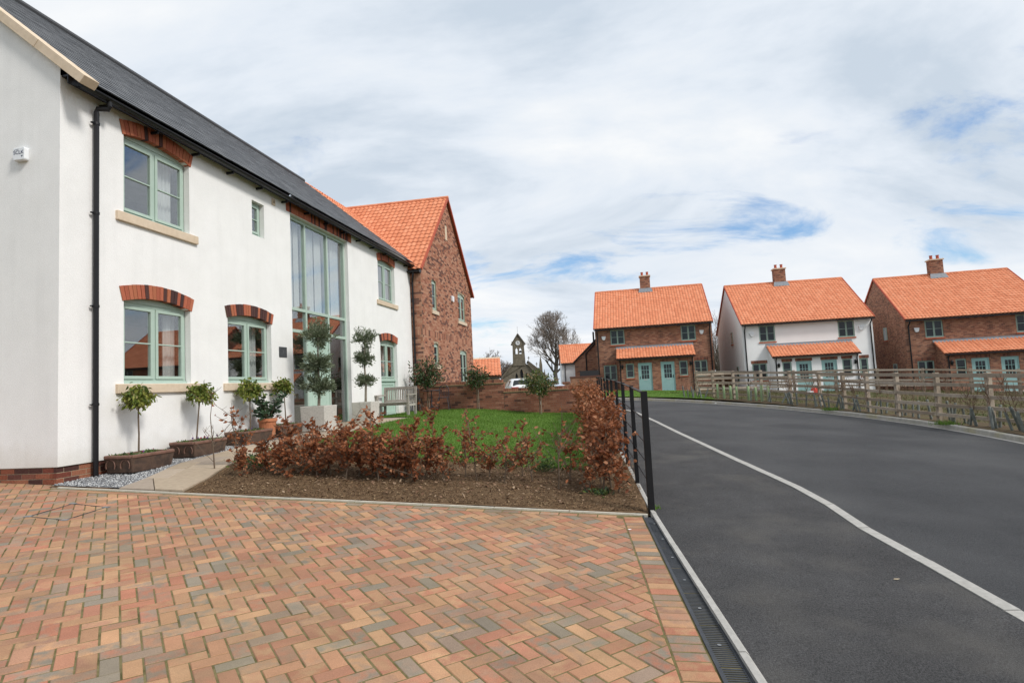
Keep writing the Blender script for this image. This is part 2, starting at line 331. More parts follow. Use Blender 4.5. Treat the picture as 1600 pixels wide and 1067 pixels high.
FIELD = mat('rough_field_grass', [(.06, .068, .024), (.085, .085, .036), (.095, .072, .042), (.07, .08, .028)], .95, .9, .3, .8, 30, spec=.1, stain=((.105, .075, .045), .5, .5, .68, .6))
LAWNM = mat('lawn_green', [(.066, .135, .016), (.095, .17, .026)], .9, .8, .22, .6, 120, spec=.15)
BLADE = mat('grass_blade', [(.08, .165, .02), (.125, .235, .034), (.10, .195, .027), (.155, .245, .052)], .7, 3, .1, spec=.25, island=True, trans=.25)
DRYBLADE = mat('dry_grass_blade', [(.10, .10, .035), (.08, .09, .028), (.15, .12, .06), (.06, .08, .024), (.12, .085, .05)], .8, 3, .1, island=True, trans=.2)
# base sheet to the horizon
def grid_axis(lo, hi, step, far):
    a = list(np.arange(lo, hi + .01, step)); d = step; L_, R_ = lo, hi; left = []; right = []
    while L_ > -far: d *= 1.5; L_ -= d; left.append(L_)
    d = step
    while R_ < far: d *= 1.5; R_ += d; right.append(R_)
    return left[::-1] + a + right
gx_, gy_ = grid_axis(-12, 46, .6, 900), grid_axis(-8, 60, .6, 900)
vs = []; fs = []
for y in gy_:
    for x in gx_:
        d = beyond_far_kerb(x, y) if (-12 <= x <= 46 and -8 <= y <= 60) else (1 if x > 12 or y > 33 else -1)
        if d > .55: z = field_z(x, y)
        else: z = H(x, y) - .14
        vs.append((x, y, z))
nx_ = len(gx_)
for j in range(len(gy_) - 1):
    for i in range(nx_ - 1): fs.append((j*nx_+i, j*nx_+i+1, (j+1)*nx_+i+1, (j+1)*nx_+i))
tag(MB().add(vs, fs).build('ground', FIELD, smooth=True, fix=False), kind='structure')

# carriageway, footway
nA = 90
tag(ribbon(eqcount(KMr, nA), eqcount(KFr, nA), 14, H).build('road', ASPH, smooth=True, fix=False), kind='structure')
km_cut = [p for p in KMr if p[1] < 21.2]
tag(ribbon(eqcount(KEr, 60), eqcount(km_cut, 60), 6, lambda x, y: H(x, y) + .004).build('footway', ASPHP, smooth=True, fix=False), kind='structure')
# verge behind the far kerb (bark and soil), 1.4 m wide
def offs(P, d, side=1): return [(p[0] + nrm2(P, i, side).x * d, p[1] + nrm2(P, i, side).y * d) for i, p in enumerate(P)]
kfa = offs(KFr, .10); kfb = offs(KFr, 1.25)
VERGEM = mat('verge_soil', [(.085, .058, .038), (.12, .088, .058), (.10, .095, .045)], .95, 3, .3, 1.0, 40, spec=.08)
tag(ribbon(kfa, kfb, 5, lambda x, y: field_z(x, y) + .012 + .02 * math.sin(x * 5.1 + y * 3.7) * math.sin(y * 4.3)).build('verge', VERGEM, smooth=True, fix=False), kind='structure')

# kerbs: each stone its own part
def kerb(name, P, length, w, h0, h1, side, mt, jit, lo=-2.0, hi=1e9):
    root = bpy.data.objects.new(name, None); col.objects.link(root); root['kind'] = 'structure'
    Q = resample(P, length)
    for a, b in zip(Q, Q[1:]):
        if not (lo < a[1] and b[1] < hi): continue
        d = Vector((b[0] - a[0], b[1] - a[1])); d.normalize(); n = Vector((d.y, -d.x)) * side; gp = d * .004
        j = rng.uniform(-jit, jit); z0a = H(*a) + j; z0b = H(*b) + j; tw = rng.uniform(-jit, jit) * .6
        pa = Vector(a) + gp + n * tw; pb = Vector(b) - gp + n * tw
        c = [(pa.x, pa.y), (pb.x, pb.y), (pb.x + n.x * w, pb.y + n.y * w), (pa.x + n.x * w, pa.y + n.y * w)]
        za = [z0a, z0b, z0b, z0a]; ch = min(.02, (h1 - h0) * .4)
        i_ = [(pa.x + n.x * ch, pa.y + n.y * ch), (pb.x + n.x * ch, pb.y + n.y * ch), c[2], c[3]]
        mb = MB().add([(p[0], p[1], z + h0) for p, z in zip(c, za)] + [(p[0], p[1], z + h1 - (ch if k < 2 else 0)) for k, (p, z) in enumerate(zip(c, za))] + [(p[0], p[1], z + h1) for p, z in zip(i_[:2], za[:2])],
                      [(0,1,5,4),(1,2,6,9,5),(2,3,7,6),(3,0,4,8,7),(4,5,9,8),(8,9,6,7)])
        mb.build('kerb_stone', mt, root)
    return root
kerb('far_kerb', KF, .92, .125, -.1, .115, 1, CONCL, .004)
kerb('middle_kerb', KM, .92, .12, -.1, .016, -1, CONC, .003, hi=23)
kerb('footway_edging', KE, .92, .055, -.1, .03, -1, CONC, .004)
# road channel line at foot of far kerb
tag(ribbon(offs(KFr, -.13), offs(KFr, .01), 1, lambda x, y: H(x, y) + .005).build('kerb_channel', CONC, fix=False), kind='structure')

# ------------------------------------------------------------------ block-paved driveway
GXS, GYS = -.0466, .0424
PX = Vector((1, 0, GXS)).normalized(); PN = Vector((-GXS, -GYS, 1)).normalized(); PY = PN.cross(PX)
def plane_pt(a, b, h=0): return PX * a + PY * b + PN * h
def to_ab(x, y): v = Vector((x, y, GXS * x + GYS * y)); return v.dot(PX), v.dot(PY)
def clip(poly, p, n):
    """keep the part of poly where (q-p).n <= 0"""
    out = []
    for i in range(len(poly)):
        a, b = poly[i], poly[(i + 1) % len(poly)]; da = (a[0]-p[0])*n[0]+(a[1]-p[1])*n[1]; db = (b[0]-p[0])*n[0]+(b[1]-p[1])*n[1]
        if da <= 0: out.append(a)
        if da * db < 0: t = da / (da - db); out.append((a[0]+(b[0]-a[0])*t, a[1]+(b[1]-a[1])*t))
    return out
def area(p): return abs(sum(p[i][0]*p[(i+1)%len(p)][1]-p[(i+1)%len(p)][0]*p[i][1] for i in range(len(p)))) / 2
def inset(p, d):
    n = len(p); cx = sum(q[0] for q in p) / n; cy = sum(q[1] for q in p) / n; out = []
    sgn = 1 if sum(p[i][0]*p[(i+1)%n][1]-p[(i+1)%n][0]*p[i][1] for i in range(n)) > 0 else -1
    for i in range(n):
        a, b, c = Vector(p[i-1]), Vector(p[i]), Vector(p[(i+1)%n]); e1 = (b-a); e2 = (c-b)
        if e1.length < 1e-6 or e2.length < 1e-6: out.append(p[i]); continue
        e1.normalize(); e2.normalize(); n1 = Vector((-e1.y, e1.x)) * sgn; n2 = Vector((-e2.y, e2.x)) * sgn; k = 1 + n1.dot(n2)
        m = (n1 + n2) / max(k, .35); out.append((b.x + m.x * d, b.y + m.y * d))
    return out
A_L, A_R = to_ab(-5.94, 7.73), to_ab(1.33, 6.30)                # back edge of the drive
ed = Vector((A_R[0]-A_L[0], A_R[1]-A_L[1])).normalized(); EN = (-ed.y, ed.x)          # outward (away from camera)
C_N, C_F = to_ab(.97, 3.09), to_ab(1.26, 6.26)                  # left edge of the channel
cd = Vector((C_F[0]-C_N[0], C_F[1]-C_N[1])).normalized(); CN = (cd.y, -cd.x)           # towards the road
GA = to_ab(CX, CY); GNv = Vector((UX, UY))
PAVER = bpy.data.materials.new('block_paver'); PAVER.use_nodes = True
def paver_mat():
    nt = PAVER.node_tree; N = nt.nodes.new; L = nt.links.new; bs = nt.nodes['Principled BSDF']; bs.inputs['Roughness'].default_value = .88; bs.inputs['Specular IOR Level'].default_value = .2
    at = N('ShaderNodeAttribute'); at.attribute_name = 'tint'; at2 = N('ShaderNodeAttribute'); at2.attribute_name = 'tintb'
    tc = N('ShaderNodeTexCoord'); nz = N('ShaderNodeTexNoise'); nz.inputs['Scale'].default_value = 13; nz.inputs['Detail'].default_value = 3; L(tc.outputs['Object'], nz.inputs['Vector'])
    mr = N('ShaderNodeMapRange'); L(nz.outputs[0], mr.inputs[0]); mr.inputs[1].default_value = .38; mr.inputs[2].default_value = .66
    mi = N('ShaderNodeMix'); mi.data_type = 'RGBA'; L(mr.outputs[0], mi.inputs[0]); L(at.outputs['Color'], mi.inputs[6]); L(at2.outputs['Color'], mi.inputs[7])
    n2 = N('ShaderNodeTexNoise'); n2.inputs['Scale'].default_value = 160; n2.inputs['Detail'].default_value = 3; L(tc.outputs['Object'], n2.inputs['Vector'])
    m2 = N('ShaderNodeMapRange'); L(n2.outputs[0], m2.inputs[0]); m2.inputs[1].default_value = .3; m2.inputs[2].default_value = .7; m2.inputs[3].default_value = .84; m2.inputs[4].default_value = 1.16
    n3 = N('ShaderNodeTexNoise'); n3.inputs['Scale'].default_value = .8; n3.inputs['Detail'].default_value = 5; L(tc.outputs['Object'], n3.inputs['Vector'])
    m3 = N('ShaderNodeMapRange'); L(n3.outputs[0], m3.inputs[0]); m3.inputs[1].default_value = .45; m3.inputs[2].default_value = .75; m3.inputs[4].default_value = .32
    sv = N('ShaderNodeVectorMath'); sv.operation = 'SCALE'; L(mi.outputs[2], sv.inputs[0]); L(m2.outputs[0], sv.inputs['Scale'])
    m4 = N('ShaderNodeMix'); m4.data_type = 'RGBA'; L(m3.outputs[0], m4.inputs[0]); L(sv.outputs[0], m4.inputs[6]); m4.inputs[7].default_value = (.27, .225, .12, 1)
    n6 = N('ShaderNodeTexNoise'); n6.inputs['Scale'].default_value = 2.2; n6.inputs['Detail'].default_value = 7; n6.inputs['Roughness'].default_value = .65; L(tc.outputs['Object'], n6.inputs['Vector'])
    m6 = N('ShaderNodeMapRange'); L(n6.outputs[0], m6.inputs[0]); m6.inputs[1].default_value = .3; m6.inputs[2].default_value = .7; m6.inputs[3].default_value = .8; m6.inputs[4].default_value = 1.12
    s6 = N('ShaderNodeVectorMath'); s6.operation = 'SCALE'; L(m4.outputs[2], s6.inputs[0]); L(m6.outputs[0], s6.inputs['Scale'])
    L(s6.outputs[0], bs.inputs['Base Color'])
    bp = N('ShaderNodeBump'); bp.inputs['Strength'].default_value = .35; bp.inputs['Distance'].default_value = .004; L(n2.outputs[0], bp.inputs['Height']); L(bp.outputs[0], bs.inputs['Normal'])
paver_mat()
PT = [(0.385, 0.185, 0.116), (0.417, 0.212, 0.125), (0.353, 0.164, 0.106), (0.439, 0.249, 0.139), (0.374, 0.201, 0.127), (0.321, 0.185, 0.125), (0.241, 0.201, 0.155), (0.396, 0.17, 0.106), (0.407, 0.228, 0.132), (0.278, 0.201, 0.149)]
PB = [(0.428, 0.249, 0.142), (0.3, 0.212, 0.152), (0.396, 0.175, 0.113), (0.23, 0.193, 0.149), (0.439, 0.26, 0.147), (0.332, 0.201, 0.135)]
def paver_mesh(polys):
    vs = []; fs = []; t1 = []; t2 = []
    for poly in polys:
        n = len(poly); top = inset(poly, .0085); lo = inset(poly, .0042); o = len(vs)
        dz = rng.uniform(-.0022, .0022); tl = (rng.uniform(-.006, .006), rng.uniform(-.006, .006)); c = poly[0]
        zf = lambda q: dz + tl[0] * (q[0] - c[0]) + tl[1] * (q[1] - c[1])
        for q in top: vs.append(plane_pt(q[0], q[1], zf(q)))
        for q in lo: vs.append(plane_pt(q[0], q[1], zf(q) - .0045))
        for q in lo: vs.append(plane_pt(q[0], q[1], -.035))
        fs.append(tuple(o + i for i in range(n)))
        for i in range(n):
            j = (i + 1) % n; fs.append((o+n+i, o+n+j, o+j, o+i)); fs.append((o+2*n+i, o+2*n+j, o+n+j, o+n+i))
        a = list(rng.choice(PT)); b = list(rng.choice(PB)) if rng.random() < .72 else list(a); k = rng.uniform(.86, 1.12)
        t1 += [[x * k for x in a] + [1]] * (3 * n); t2 += [[x * k for x in b] + [1]] * (3 * n)
    me = bpy.data.meshes.new('paver'); me.from_pydata(vs, [], fs); me.materials.append(PAVER)
    for nm, dat in (('tint', t1), ('tintb', t2)):
        ca = me.color_attributes.new(nm, 'FLOAT_COLOR', 'POINT'); ca.data.foreach_set('color', np.array(dat, np.float32).ravel())
    bm = bmesh.new(); bm.from_mesh(me); bmesh.ops.recalc_face_normals(bm, faces=bm.faces); bm.to_mesh(me); bm.free()
    return me
drive = tag(MB().add([plane_pt(*to_ab(x, y), -.0038) for x, y in [(-13, -4), (1.0, -4), (1.27, 6.36), (-5.93, 7.75), (-6.15, 7.92), (-13, 9.2)]], [(0, 1, 2, 3, 4, 5)]).build(
    'driveway', mat('jointing_sand', [(.135, .115, .048), (.18, .15, .075), (.095, .085, .035)], .95, 5, .3, .5, 90, spec=.1), fix=False), kind='structure')
md = .1015; th = -.19; og = (-.4585, 3.622)
sx, sy = math.cos(th), math.sin(th); tx, ty = -math.sin(th), math.cos(th); q2 = md / math.sqrt(2)
def lat(u_, v_):      # herringbone lattice (u up-right, v down-right) -> plane coordinates
    return (og[0] + q2 * ((sx + tx) * u_ + (sx - tx) * v_), og[1] + q2 * ((sy + ty) * u_ + (sy - ty) * v_))
blocks = []
BORD = .205; BK = .103
bp_, cp_ = (A_L[0] - EN[0] * (BK + .07), A_L[1] - EN[1] * (BK + .07)), (C_N[0] - CN[0] * BORD, C_N[1] - CN[1] * BORD)
for j in range(-60, 60):
    for i in range(-150, 150):
        for uu, vv, lu, lv in ((i + 2*j, i - 2*j, 2, 1), (i + 2*j, i - 3 - 2*j, 1, 2)):
            c = lat(uu + lu/2, vv + lv/2)
            if not (1.6 < c[1] < 9.2 and -9.5 < c[0] < 1.4) or c[0] < -1.05 * c[1] - 1.2: continue
            poly = [lat(uu, vv), lat(uu + lu, vv), lat(uu + lu, vv + lv), lat(uu, vv + lv)]
            if c[0] > A_L[0] - .05: poly = clip(poly, bp_, EN)
            if len(poly) > 2: poly = clip(poly, cp_, CN)
            if len(poly) > 2 and c[0] < -5: poly = clip(poly, GA, (UX, UY))
            if len(poly) > 2 and area(poly) > .0012: blocks.append(poly)
# border soldiers along the channel and the stretcher row along the bed
n = 0
while n * md < 5.2:
    a = (C_F[0] - cd.x * (n * md + .04), C_F[1] - cd.y * (n * md + .04)); b = (a[0] - cd.x * md, a[1] - cd.y * md)
    blocks.append([(a[0] - CN[0] * .202, a[1] - CN[1] * .202), (a[0] - CN[0] * .002, a[1] - CN[1] * .002), (b[0] - CN[0] * .002, b[1] - CN[1] * .002), (b[0] - CN[0] * .202, b[1] - CN[1] * .202)]); n += 1
n = 0; blen = math.hypot(A_R[0]-A_L[0], A_R[1]-A_L[1])
while (n + 1) * .105 < blen - .30:
    wl = .2 if True else .1
    a = (A_L[0] + ed.x * (n * .203) - EN[0] * .062, A_L[1] + ed.y * (n * .203) - EN[1] * .062); b = (a[0] + ed.x * .2, a[1] + ed.y * .2)
    if (n + 1) * .203 > blen - .29: break
    blocks.append([a, b, (b[0] - EN[0] * .101, b[1] - EN[1] * .101), (a[0] - EN[0] * .101, a[1] - EN[1] * .101)]); n += 1
def blk_rank(p):
    c = (sum(q[0] for q in p) / len(p), sum(q[1] for q in p) / len(p)); d = math.hypot(c[0], c[1])
    vis = (c[1] > 2.75 and abs(c[0]) < .9 * c[1] + .1); return d - 2 * math.sqrt(area(p)) + (0 if vis else 50)
blocks.sort(key=blk_rank)
for p in blocks[:290]: link('paver', paver_mesh([p]), drive)
pr = link('paver_field', paver_mesh(blocks[290:]), drive); pr['kind'] = 'stuff'
# pale concrete edging between drive and bed
for k in range(9):
    a = Vector(A_L) + ed * (blen * k / 9 + .004); b = Vector(A_L) + ed * (blen * (k + 1) / 9 - .004)
    pts = [a, b, b - Vector(EN) * .026, a - Vector(EN) * .026]; j = rng.uniform(0, .004)
    MB().add([plane_pt(q.x, q.y, -.05) for q in pts] + [plane_pt(q.x, q.y, .012 + j) for q in pts], [(4,5,6,7),(0,1,5,4),(1,2,6,5),(2,3,7,6),(3,0,4,7)]).build('edging_stone', mat('cream_edging', [(.52, .48, .40), (.58, .54, .46)], .9, 6, .15, .3, 80), drive)
# recessed block-filled access cover
cv = thing('access_cover', 'square recessed metal cover frame set flush in the block paving near the house corner', 'cover')
CVM = mat('galvanised_steel', [(.22, .23, .24), (.30, .31, .32)], .5, 20, .2, spec=.5, metal=.6)
q = [to_ab(-5.17, 6.31), to_ab(-5.12, 6.87), to_ab(-4.62, 6.70), to_ab(-4.68, 6.17)]
for k in range(4):
    a, b = Vector(q[k]), Vector(q[(k+1) % 4]); d = (b - a).normalized(); nn = Vector((-d.y, d.x)) * .006; pts = [a - nn, b - nn, b + nn, a + nn]
    MB().add([plane_pt(p.x, p.y, -.02) for p in pts] + [plane_pt(p.x, p.y, .0045) for p in pts], [(4,5,6,7),(0,1,5,4),(1,2,6,5),(2,3,7,6),(3,0,4,7)]).build('frame_bar', mat('dark_steel_edge', [(.05, .05, .05)], .5, 10, .1), cv)
    pts = [a + Vector((x, y)) for x, y in ((-.035, -.025), (.035, -.025), (.035, .025), (-.035, .025))]
    MB().add([plane_pt(p.x, p.y, -.02) for p in pts] + [plane_pt(p.x, p.y, .0065) for p in pts], [(4,5,6,7),(0,1,5,4),(1,2,6,5),(2,3,7,6),(3,0,4,7)]).build('corner_key', CVM, cv)

# drainage channel
ch = thing('drainage_channel', 'black slotted linear drain grating between the block paving and the footway', 'drain')
IRON = mat('black_cast_iron', [(.030, .034, .041), (.042, .047, .055)], .5, 9, .2, .3, 60, spec=.4)
W = .165
def chp(l, w, h): p = Vector(C_F) - cd * l + Vector(CN) * w; return plane_pt(p.x, p.y, h)
def chbox(mb, l0, l1, w0, w1, h0, h1):
    mb.add([chp(l, w, h) for h in (h0, h1) for l, w in ((l0, w0), (l1, w0), (l1, w1), (l0, w1))], [(0,3,2,1),(4,5,6,7),(0,1,5,4),(1,2,6,5),(2,3,7,6),(3,0,4,7)])
mb = MB(); chbox(mb, -.02, 5.2, .004, .018, -.1, .004); chbox(mb, -.02, 5.2, W - .016, W - .002, -.1, .004); chbox(mb, -.02, 5.2, .018, W - .016, -.1, -.09); mb.build('channel_frame', IRON, ch)
for k in range(10):
    l0 = k * .5 + .04; mb = MB(); chbox(mb, l0, l0 + .495, .019, .029, -.02, .001); chbox(mb, l0, l0 + .495, W - .027, W - .017, -.02, .001)
    if k == 0: chbox(mb, l0, l0 + .2, .029, W - .027, -.02, .0005)
    for b_ in range(22):
        l = l0 + .004 + b_ * .0225
        chbox(mb, l, l + .0115, .029, W - .027, -.018, 0)
    gr = mb.build('grating', IRON, ch); gr['label'] = 'slotted grating panel'
    mb = MB(); c = chp(l0 + .25, W / 2, .0015)
    mb.add([c + PX * .012 * math.cos(a) + PY * .012 * math.sin(a) + PN * .002 for a in np.linspace(0, 2*math.pi, 9)[:-1]], [tuple(range(8))]); mb.build('bolt', CVM, gr, fix=False)

# ------------------------------------------------------------------ building helpers
def arc_top(x0, x1, zs, rise, n=10):
    w = x1 - x0
    if rise <= 0: return [(x0, zs), (x1, zs)]
    r = (w * w / 4 + rise * rise) / (2 * rise); a = math.asin(w / 2 / r); cx = (x0 + x1) / 2; cz = zs + rise - r
    return [(cx + r * math.sin(t), cz + r * math.cos(t)) for t in np.linspace(-a, a, n + 1)]
def hole(x0, x1, z0, zs, rise=0): return [(x1, z0), (x0, z0)] + arc_top(x0, x1, zs, rise)
def wall_mb(outer, holes, depth=.1, y=0.0, mb=None):
    """wall face in the x-z plane with real openings and reveals"""
    mb = mb or MB(); bm = bmesh.new(); edges = []
    for lp in [outer] + holes:
        vs = [bm.verts.new((a, y, b)) for a, b in lp]
        edges += [bm.edges.new((vs[i], vs[(i + 1) % len(vs)])) for i in range(len(vs))]
    bmesh.ops.triangle_fill(bm, edges=edges, use_beauty=True, use_dissolve=False); bm.verts.index_update()
    mb.add([v.co[:] for v in bm.verts], [tuple(v.index for v in f.verts) for f in bm.faces]); bm.free()
    for lp in holes:
        n = len(lp)
        for i in range(n):
            a, b = lp[i], lp[(i + 1) % n]; mb.add([(a[0], y, a[1]), (b[0], y, b[1]), (b[0], y + depth, b[1]), (a[0], y + depth, a[1])], [(0, 1, 2, 3)])
    return mb
def ring(mb, x0, x1, z0, z1, w, y0, y1, wb=None):
    wb = wb or w
    mb.box(x0, x0 + w, y0, y1, z0, z1); mb.box(x1 - w, x1, y0, y1, z0, z1)
    mb.box(x0 + w, x1 - w, y0, y1, z1 - w, z1); mb.box(x0 + w, x1 - w, y0, y1, z0, z0 + wb)
def window(root, x0, x1, z0, zs, rise=0, sb=.09, cas=2, bars=1, fr=None, gl=None, M=None, fw=.05, cw=.05, bv=True, vbars=0):
    fr = fr or SAGE; gl = gl or GLASS; mb = MB()
    ring(mb, x0, x1, z0, zs, fw, sb, sb + .07, fw * 1.2)
    for k in range(1, cas): xm = x0 + (x1 - x0) * k / cas; mb.box(xm - fw * .5, xm + fw * .5, sb, sb + .07, z0 + fw * 1.2, zs - fw)
    mb.box(x0 - .0, x1 + .0, sb - .035, sb - .001, z0 - .012, z0 + .032)
    if rise > 0:
        ap = arc_top(x0 + .002, x1 - .002, zs, rise - .003); mb.prism([(x0 + .002, zs + .001)] + ap[1:-1] + [(x1 - .002, zs + .001)], lambda a, b, d: (a, d, b), sb - .012, sb + .06)
    w = mb.build('window', fr, root, M)
    if bv: bevel(w, .005, 2)
    cwid = (x1 - x0 - fw * (cas + 1)) / cas
    for k in range(cas):
        a = x0 + fw + k * (cwid + fw); b = a + cwid; lo = z0 + fw * 1.2; hi = zs - fw; g = .004
        mb = MB(); ring(mb, a + g, b - g, lo + g, hi - g, cw, sb - .016, sb + .05)
        for t in range(1, bars + 1): zb = lo + (hi - lo) * t / (bars + 1); mb.box(a + cw, b - cw, sb - .008, sb + .03, zb - .011, zb + .011)
        for t in range(1, vbars + 1): xb = a + (b - a) * t / (vbars + 1); mb.box(xb - .009, xb + .009, sb - .007, sb + .03, lo + cw, hi - cw)
        c = mb.build('casement', fr, w, M)
        if bv: bevel(c, .005, 2)
        MB().box(a + cw - .004, b - cw + .004, sb + .011, sb + .017, lo + cw - .004, hi - cw + .004).build('pane', gl, w, M)
    return w
def arch(root, x0, x1, zs, rise, M=None, h=.225, mt=None, y0=-.032, y1=.09, ext=.03):
    x0 -= ext; x1 += ext; zs -= .008; w = x1 - x0; r = (w * w / 4 + rise * rise) / (2 * rise); a = math.asin(w / 2 / r); cx = (x0 + x1) / 2; cz = zs + rise - r
    n = round(2 * a * r / .075); P = lambda t, q: (cx + q * math.sin(t), cz + q * math.cos(t))
    ts = np.linspace(-a, a, 13); mb = MB()
    mb.prism([P(t, r + .004) for t in ts] + [P(t, r + h - .006) for t in ts[::-1]], lambda p, q, d: (p, d, q), y0 + .012, y1); A = mb.build('arch', MORTAR, root, M)
    for k in range(n):
        t0 = -a + 2 * a * k / n; t1 = -a + 2 * a * (k + 1) / n; g = .0048 / r; j = rng.uniform(-.004, .004); e = rng.uniform(-.003, .003)
        p0, p1, p2, p3 = P(t0 + g, r + e), P(t1 - g, r + e), P(t1 - g, r + h + e), P(t0 + g, r + h + e)
        MB().prism([p0, p1, p2, p3], lambda p, q, d: (p, d, q), y0 + j, y1 - .02).build('brick', mt or ARCHB, A, M)
    return A
def brick_field(mb, z0, z1, xr, holes, bl=.215, bh=.065, mo=.010, proud=.007, bands=()):
    i = 0; z = z0
    while z + bh <= z1 + 1e-6:
        band = next((b for b in bands if b <= z < b + .2), None)
        if band is not None: h_, l_, of = .215, .065, 0
        else: h_, l_, of = bh, bl, (.1125 if i % 2 else 0)
        a, b = xr(z + h_ / 2); x = math.floor(a / (l_ + mo)) * (l_ + mo) - of
        while x < b:
            segs = [(max(x, a), min(x + l_, b))]
            for hx0, hx1, hz0, hz1 in holes:
                if hz0 < z + h_ and hz1 > z:
                    ns = []
                    for p, q in segs:
                        if q <= hx0 or p >= hx1: ns.append((p, q))
                        else:
                            if p < hx0: ns.append((p, hx0))
                            if q > hx1: ns.append((hx1, q))
                    segs = ns
            for p, q in segs:
                if q - p < .03: continue
                d = -proud + rng.uniform(-.003, .003)
                mb.add([(p, d, z), (q, d, z), (q, d, z + h_), (p, d, z + h_), (p, .004, z), (q, .004, z), (q, .004, z + h_), (p, .004, z + h_)], [(0,1,2,3),(1,0,4,5),(2,1,5,6),(3,2,6,7),(0,3,7,4)])
            x += l_ + mo
        z += h_ + mo; i += 1
    return mb
def pan_verts(o, A, D, N, w=.205, l=.335, segs=6, rise=.032):
    vs = []; fs = []
    for r_, (t, lift) in enumerate(((0, .026), (l, .002))):
        for k in range(segs + 1):
            f = k / segs; zz = rise * (.5 - .5 * math.cos(2 * math.pi * (f * .96 + .12))); vs.append(o + A * (w * 1.02 * f) + D * t + N * (zz + lift))
    for k in range(segs + 1): vs.append(vs[k] - N * .018)
    n = segs + 1
    for k in range(segs): fs += [(k, k+1, n+k+1, n+k), (2*n+k, 2*n+k+1, k+1, k)]
    return vs, fs
def tile_matrix(o, A, D, N): return Matrix(((A.x, D.x, N.x, o.x), (A.y, D.y, N.y, o.y), (A.z, D.z, N.z, o.z), (0, 0, 0, 1)))
EX, EY, EZ = Vector((1, 0, 0)), Vector((0, 1, 0)), Vector((0, 0, 1))
def facing_left(yo): return Matrix(((0, 1, 0, 0), (-1, 0, 0, yo), (0, 0, 1, 0), (0, 0, 0, 1)))      # wall that faces -x
def pipe(root, x, y, z0, z1, r=.034, neck=None, clips=(), mt=None, name='downpipe'):
    pts = [(x, y, z0), (x, y, z1)]
    if neck: pts = [(x, y, z0), (x, y, z1 - .05), (x, y - .02, z1), (neck[0], neck[1] + .02, z1 + .015), (neck[0], neck[1], z1 + .06), (neck[0], neck[1], neck[2])]
    mb = MB().tube(pts, r, 10)
    for zc in clips: mb.lathe([(r + .008, 0), (r + .008, .035), (r, .035)], (x, y, zc), 10); mb.box(x - .075, x - .01, y + .0, y + .03, zc + .008, zc + .026)
    return mb.build(name, mt or BLACK, root, smooth=False)

# ------------------------------------------------------------------ white rendered house
WH = thing('rendered_house', 'white rendered house with slate roof and sage green windows beside the block-paved drive', 'house', (CX, CY, CZ), HROT)
AW = [(1.06, 2.48, 3.97, 5.22, .10), (1.06, 2.48, 1.33, 2.60, .10), (3.48, 4.92, 1.33, 2.60, .10), (10.81, 12.2, 3.93, 5.20, .10)]
hol = [hole(*a) for a in AW] + [hole(4.31, 4.74, 4.43, 5.17), hole(5.77, 8.72, .245, 5.30), hole(10.81, 12.2, .255, 2.60, .10)]
HT = 5.62
mb = wall_mb([(0, .235), (13.72, .235), (13.72, HT), (0, HT)], hol, .11, -.016)
gz = lambda y: 5.79 + .83 * y
mb.add([(0, -.016, .235), (0, 8.2, .235), (0, 8.2, gz(0)), (0, 4.1, gz(4.1)), (0, -.016, gz(0) - .02)], [(0, 1, 2, 3, 4)])
mb.add([(0, -.016, .235), (0, -.016, HT), (13.72, -.016, HT), (13.72, -.016, .235), (0, .01, .235), (13.72, .01, .235)], [(0, 4, 5, 3)])
mb.add([(0, 8.2, -.2), (13.72, 8.2, -.2), (13.72, 8.2, gz(0)), (0, 8.2, gz(0)), (13.72, .1, -.2), (13.72, .1, gz(0)), (13.72, 4.1, gz(4.1))], [(0, 1, 2, 3), (1, 4, 5, 6, 2)])
mb.build('wall', RENDER, WH, fix=False)
MB().box(.012, 13.7, .0105, .09, -.3, .232).box(.0105, .09, .09, 8.2, -.3, .232).build('plinth', MORTAR, WH)
plinth = WH.children[-1]
def plinth_brick(x, l, z, M):
    j = rng.uniform(-.002, .003); MB().box(x, x + l, .004 + j, .05, z, z + .065).build('brick', BRICKP, plinth, M)
for c in range(6):
    z = .160 - .075 * c
    x = .006 if c % 2 else .006
    first = .215 if c % 2 else .1025
    while x < 5.6:
        l = first if x < .05 else .215
        plinth_brick(x, l, z, None); x += l + .01
    y = 0.006; first = .1025 if c % 2 else .215
    while y < 2.9:
        l = first if y < .05 else .215
        j = rng.uniform(-.002, .003); MB().box(.004 + j, .05, y + (.048 if y < .05 else 0), y + l, z, z + .065).build('brick', BRICKP, plinth); y += l + .01
for x0, x1, z0, z1, rs in AW:
    window(WH, x0 + .01, x1 - .01, z0 + .01, z1, rs); arch(WH, x0, x1, z1, rs)
    bevel(MB().box(x0 - .15, x1 + .17, -.065, .10, z0 - .148, z0 - .004).build('sill', STONE, WH), .008, 2)
window(WH, 4.32, 4.73, 4.44, 5.165, 0, cas=1)
window(WH, 10.82, 12.19, 1.40, 2.60, .10); arch(WH, 10.81, 12.2, 2.60, .10)
mb = MB().box(10.82, 12.19, .10, .14, .25, 1.385); ring(mb, 10.9, 12.1, .33, 1.3, .07, .085, .12); mb.box(10.82, 12.19, .05, .1, 1.35, 1.39); bevel(mb.build('panel', SAGE_D, WH), .005)
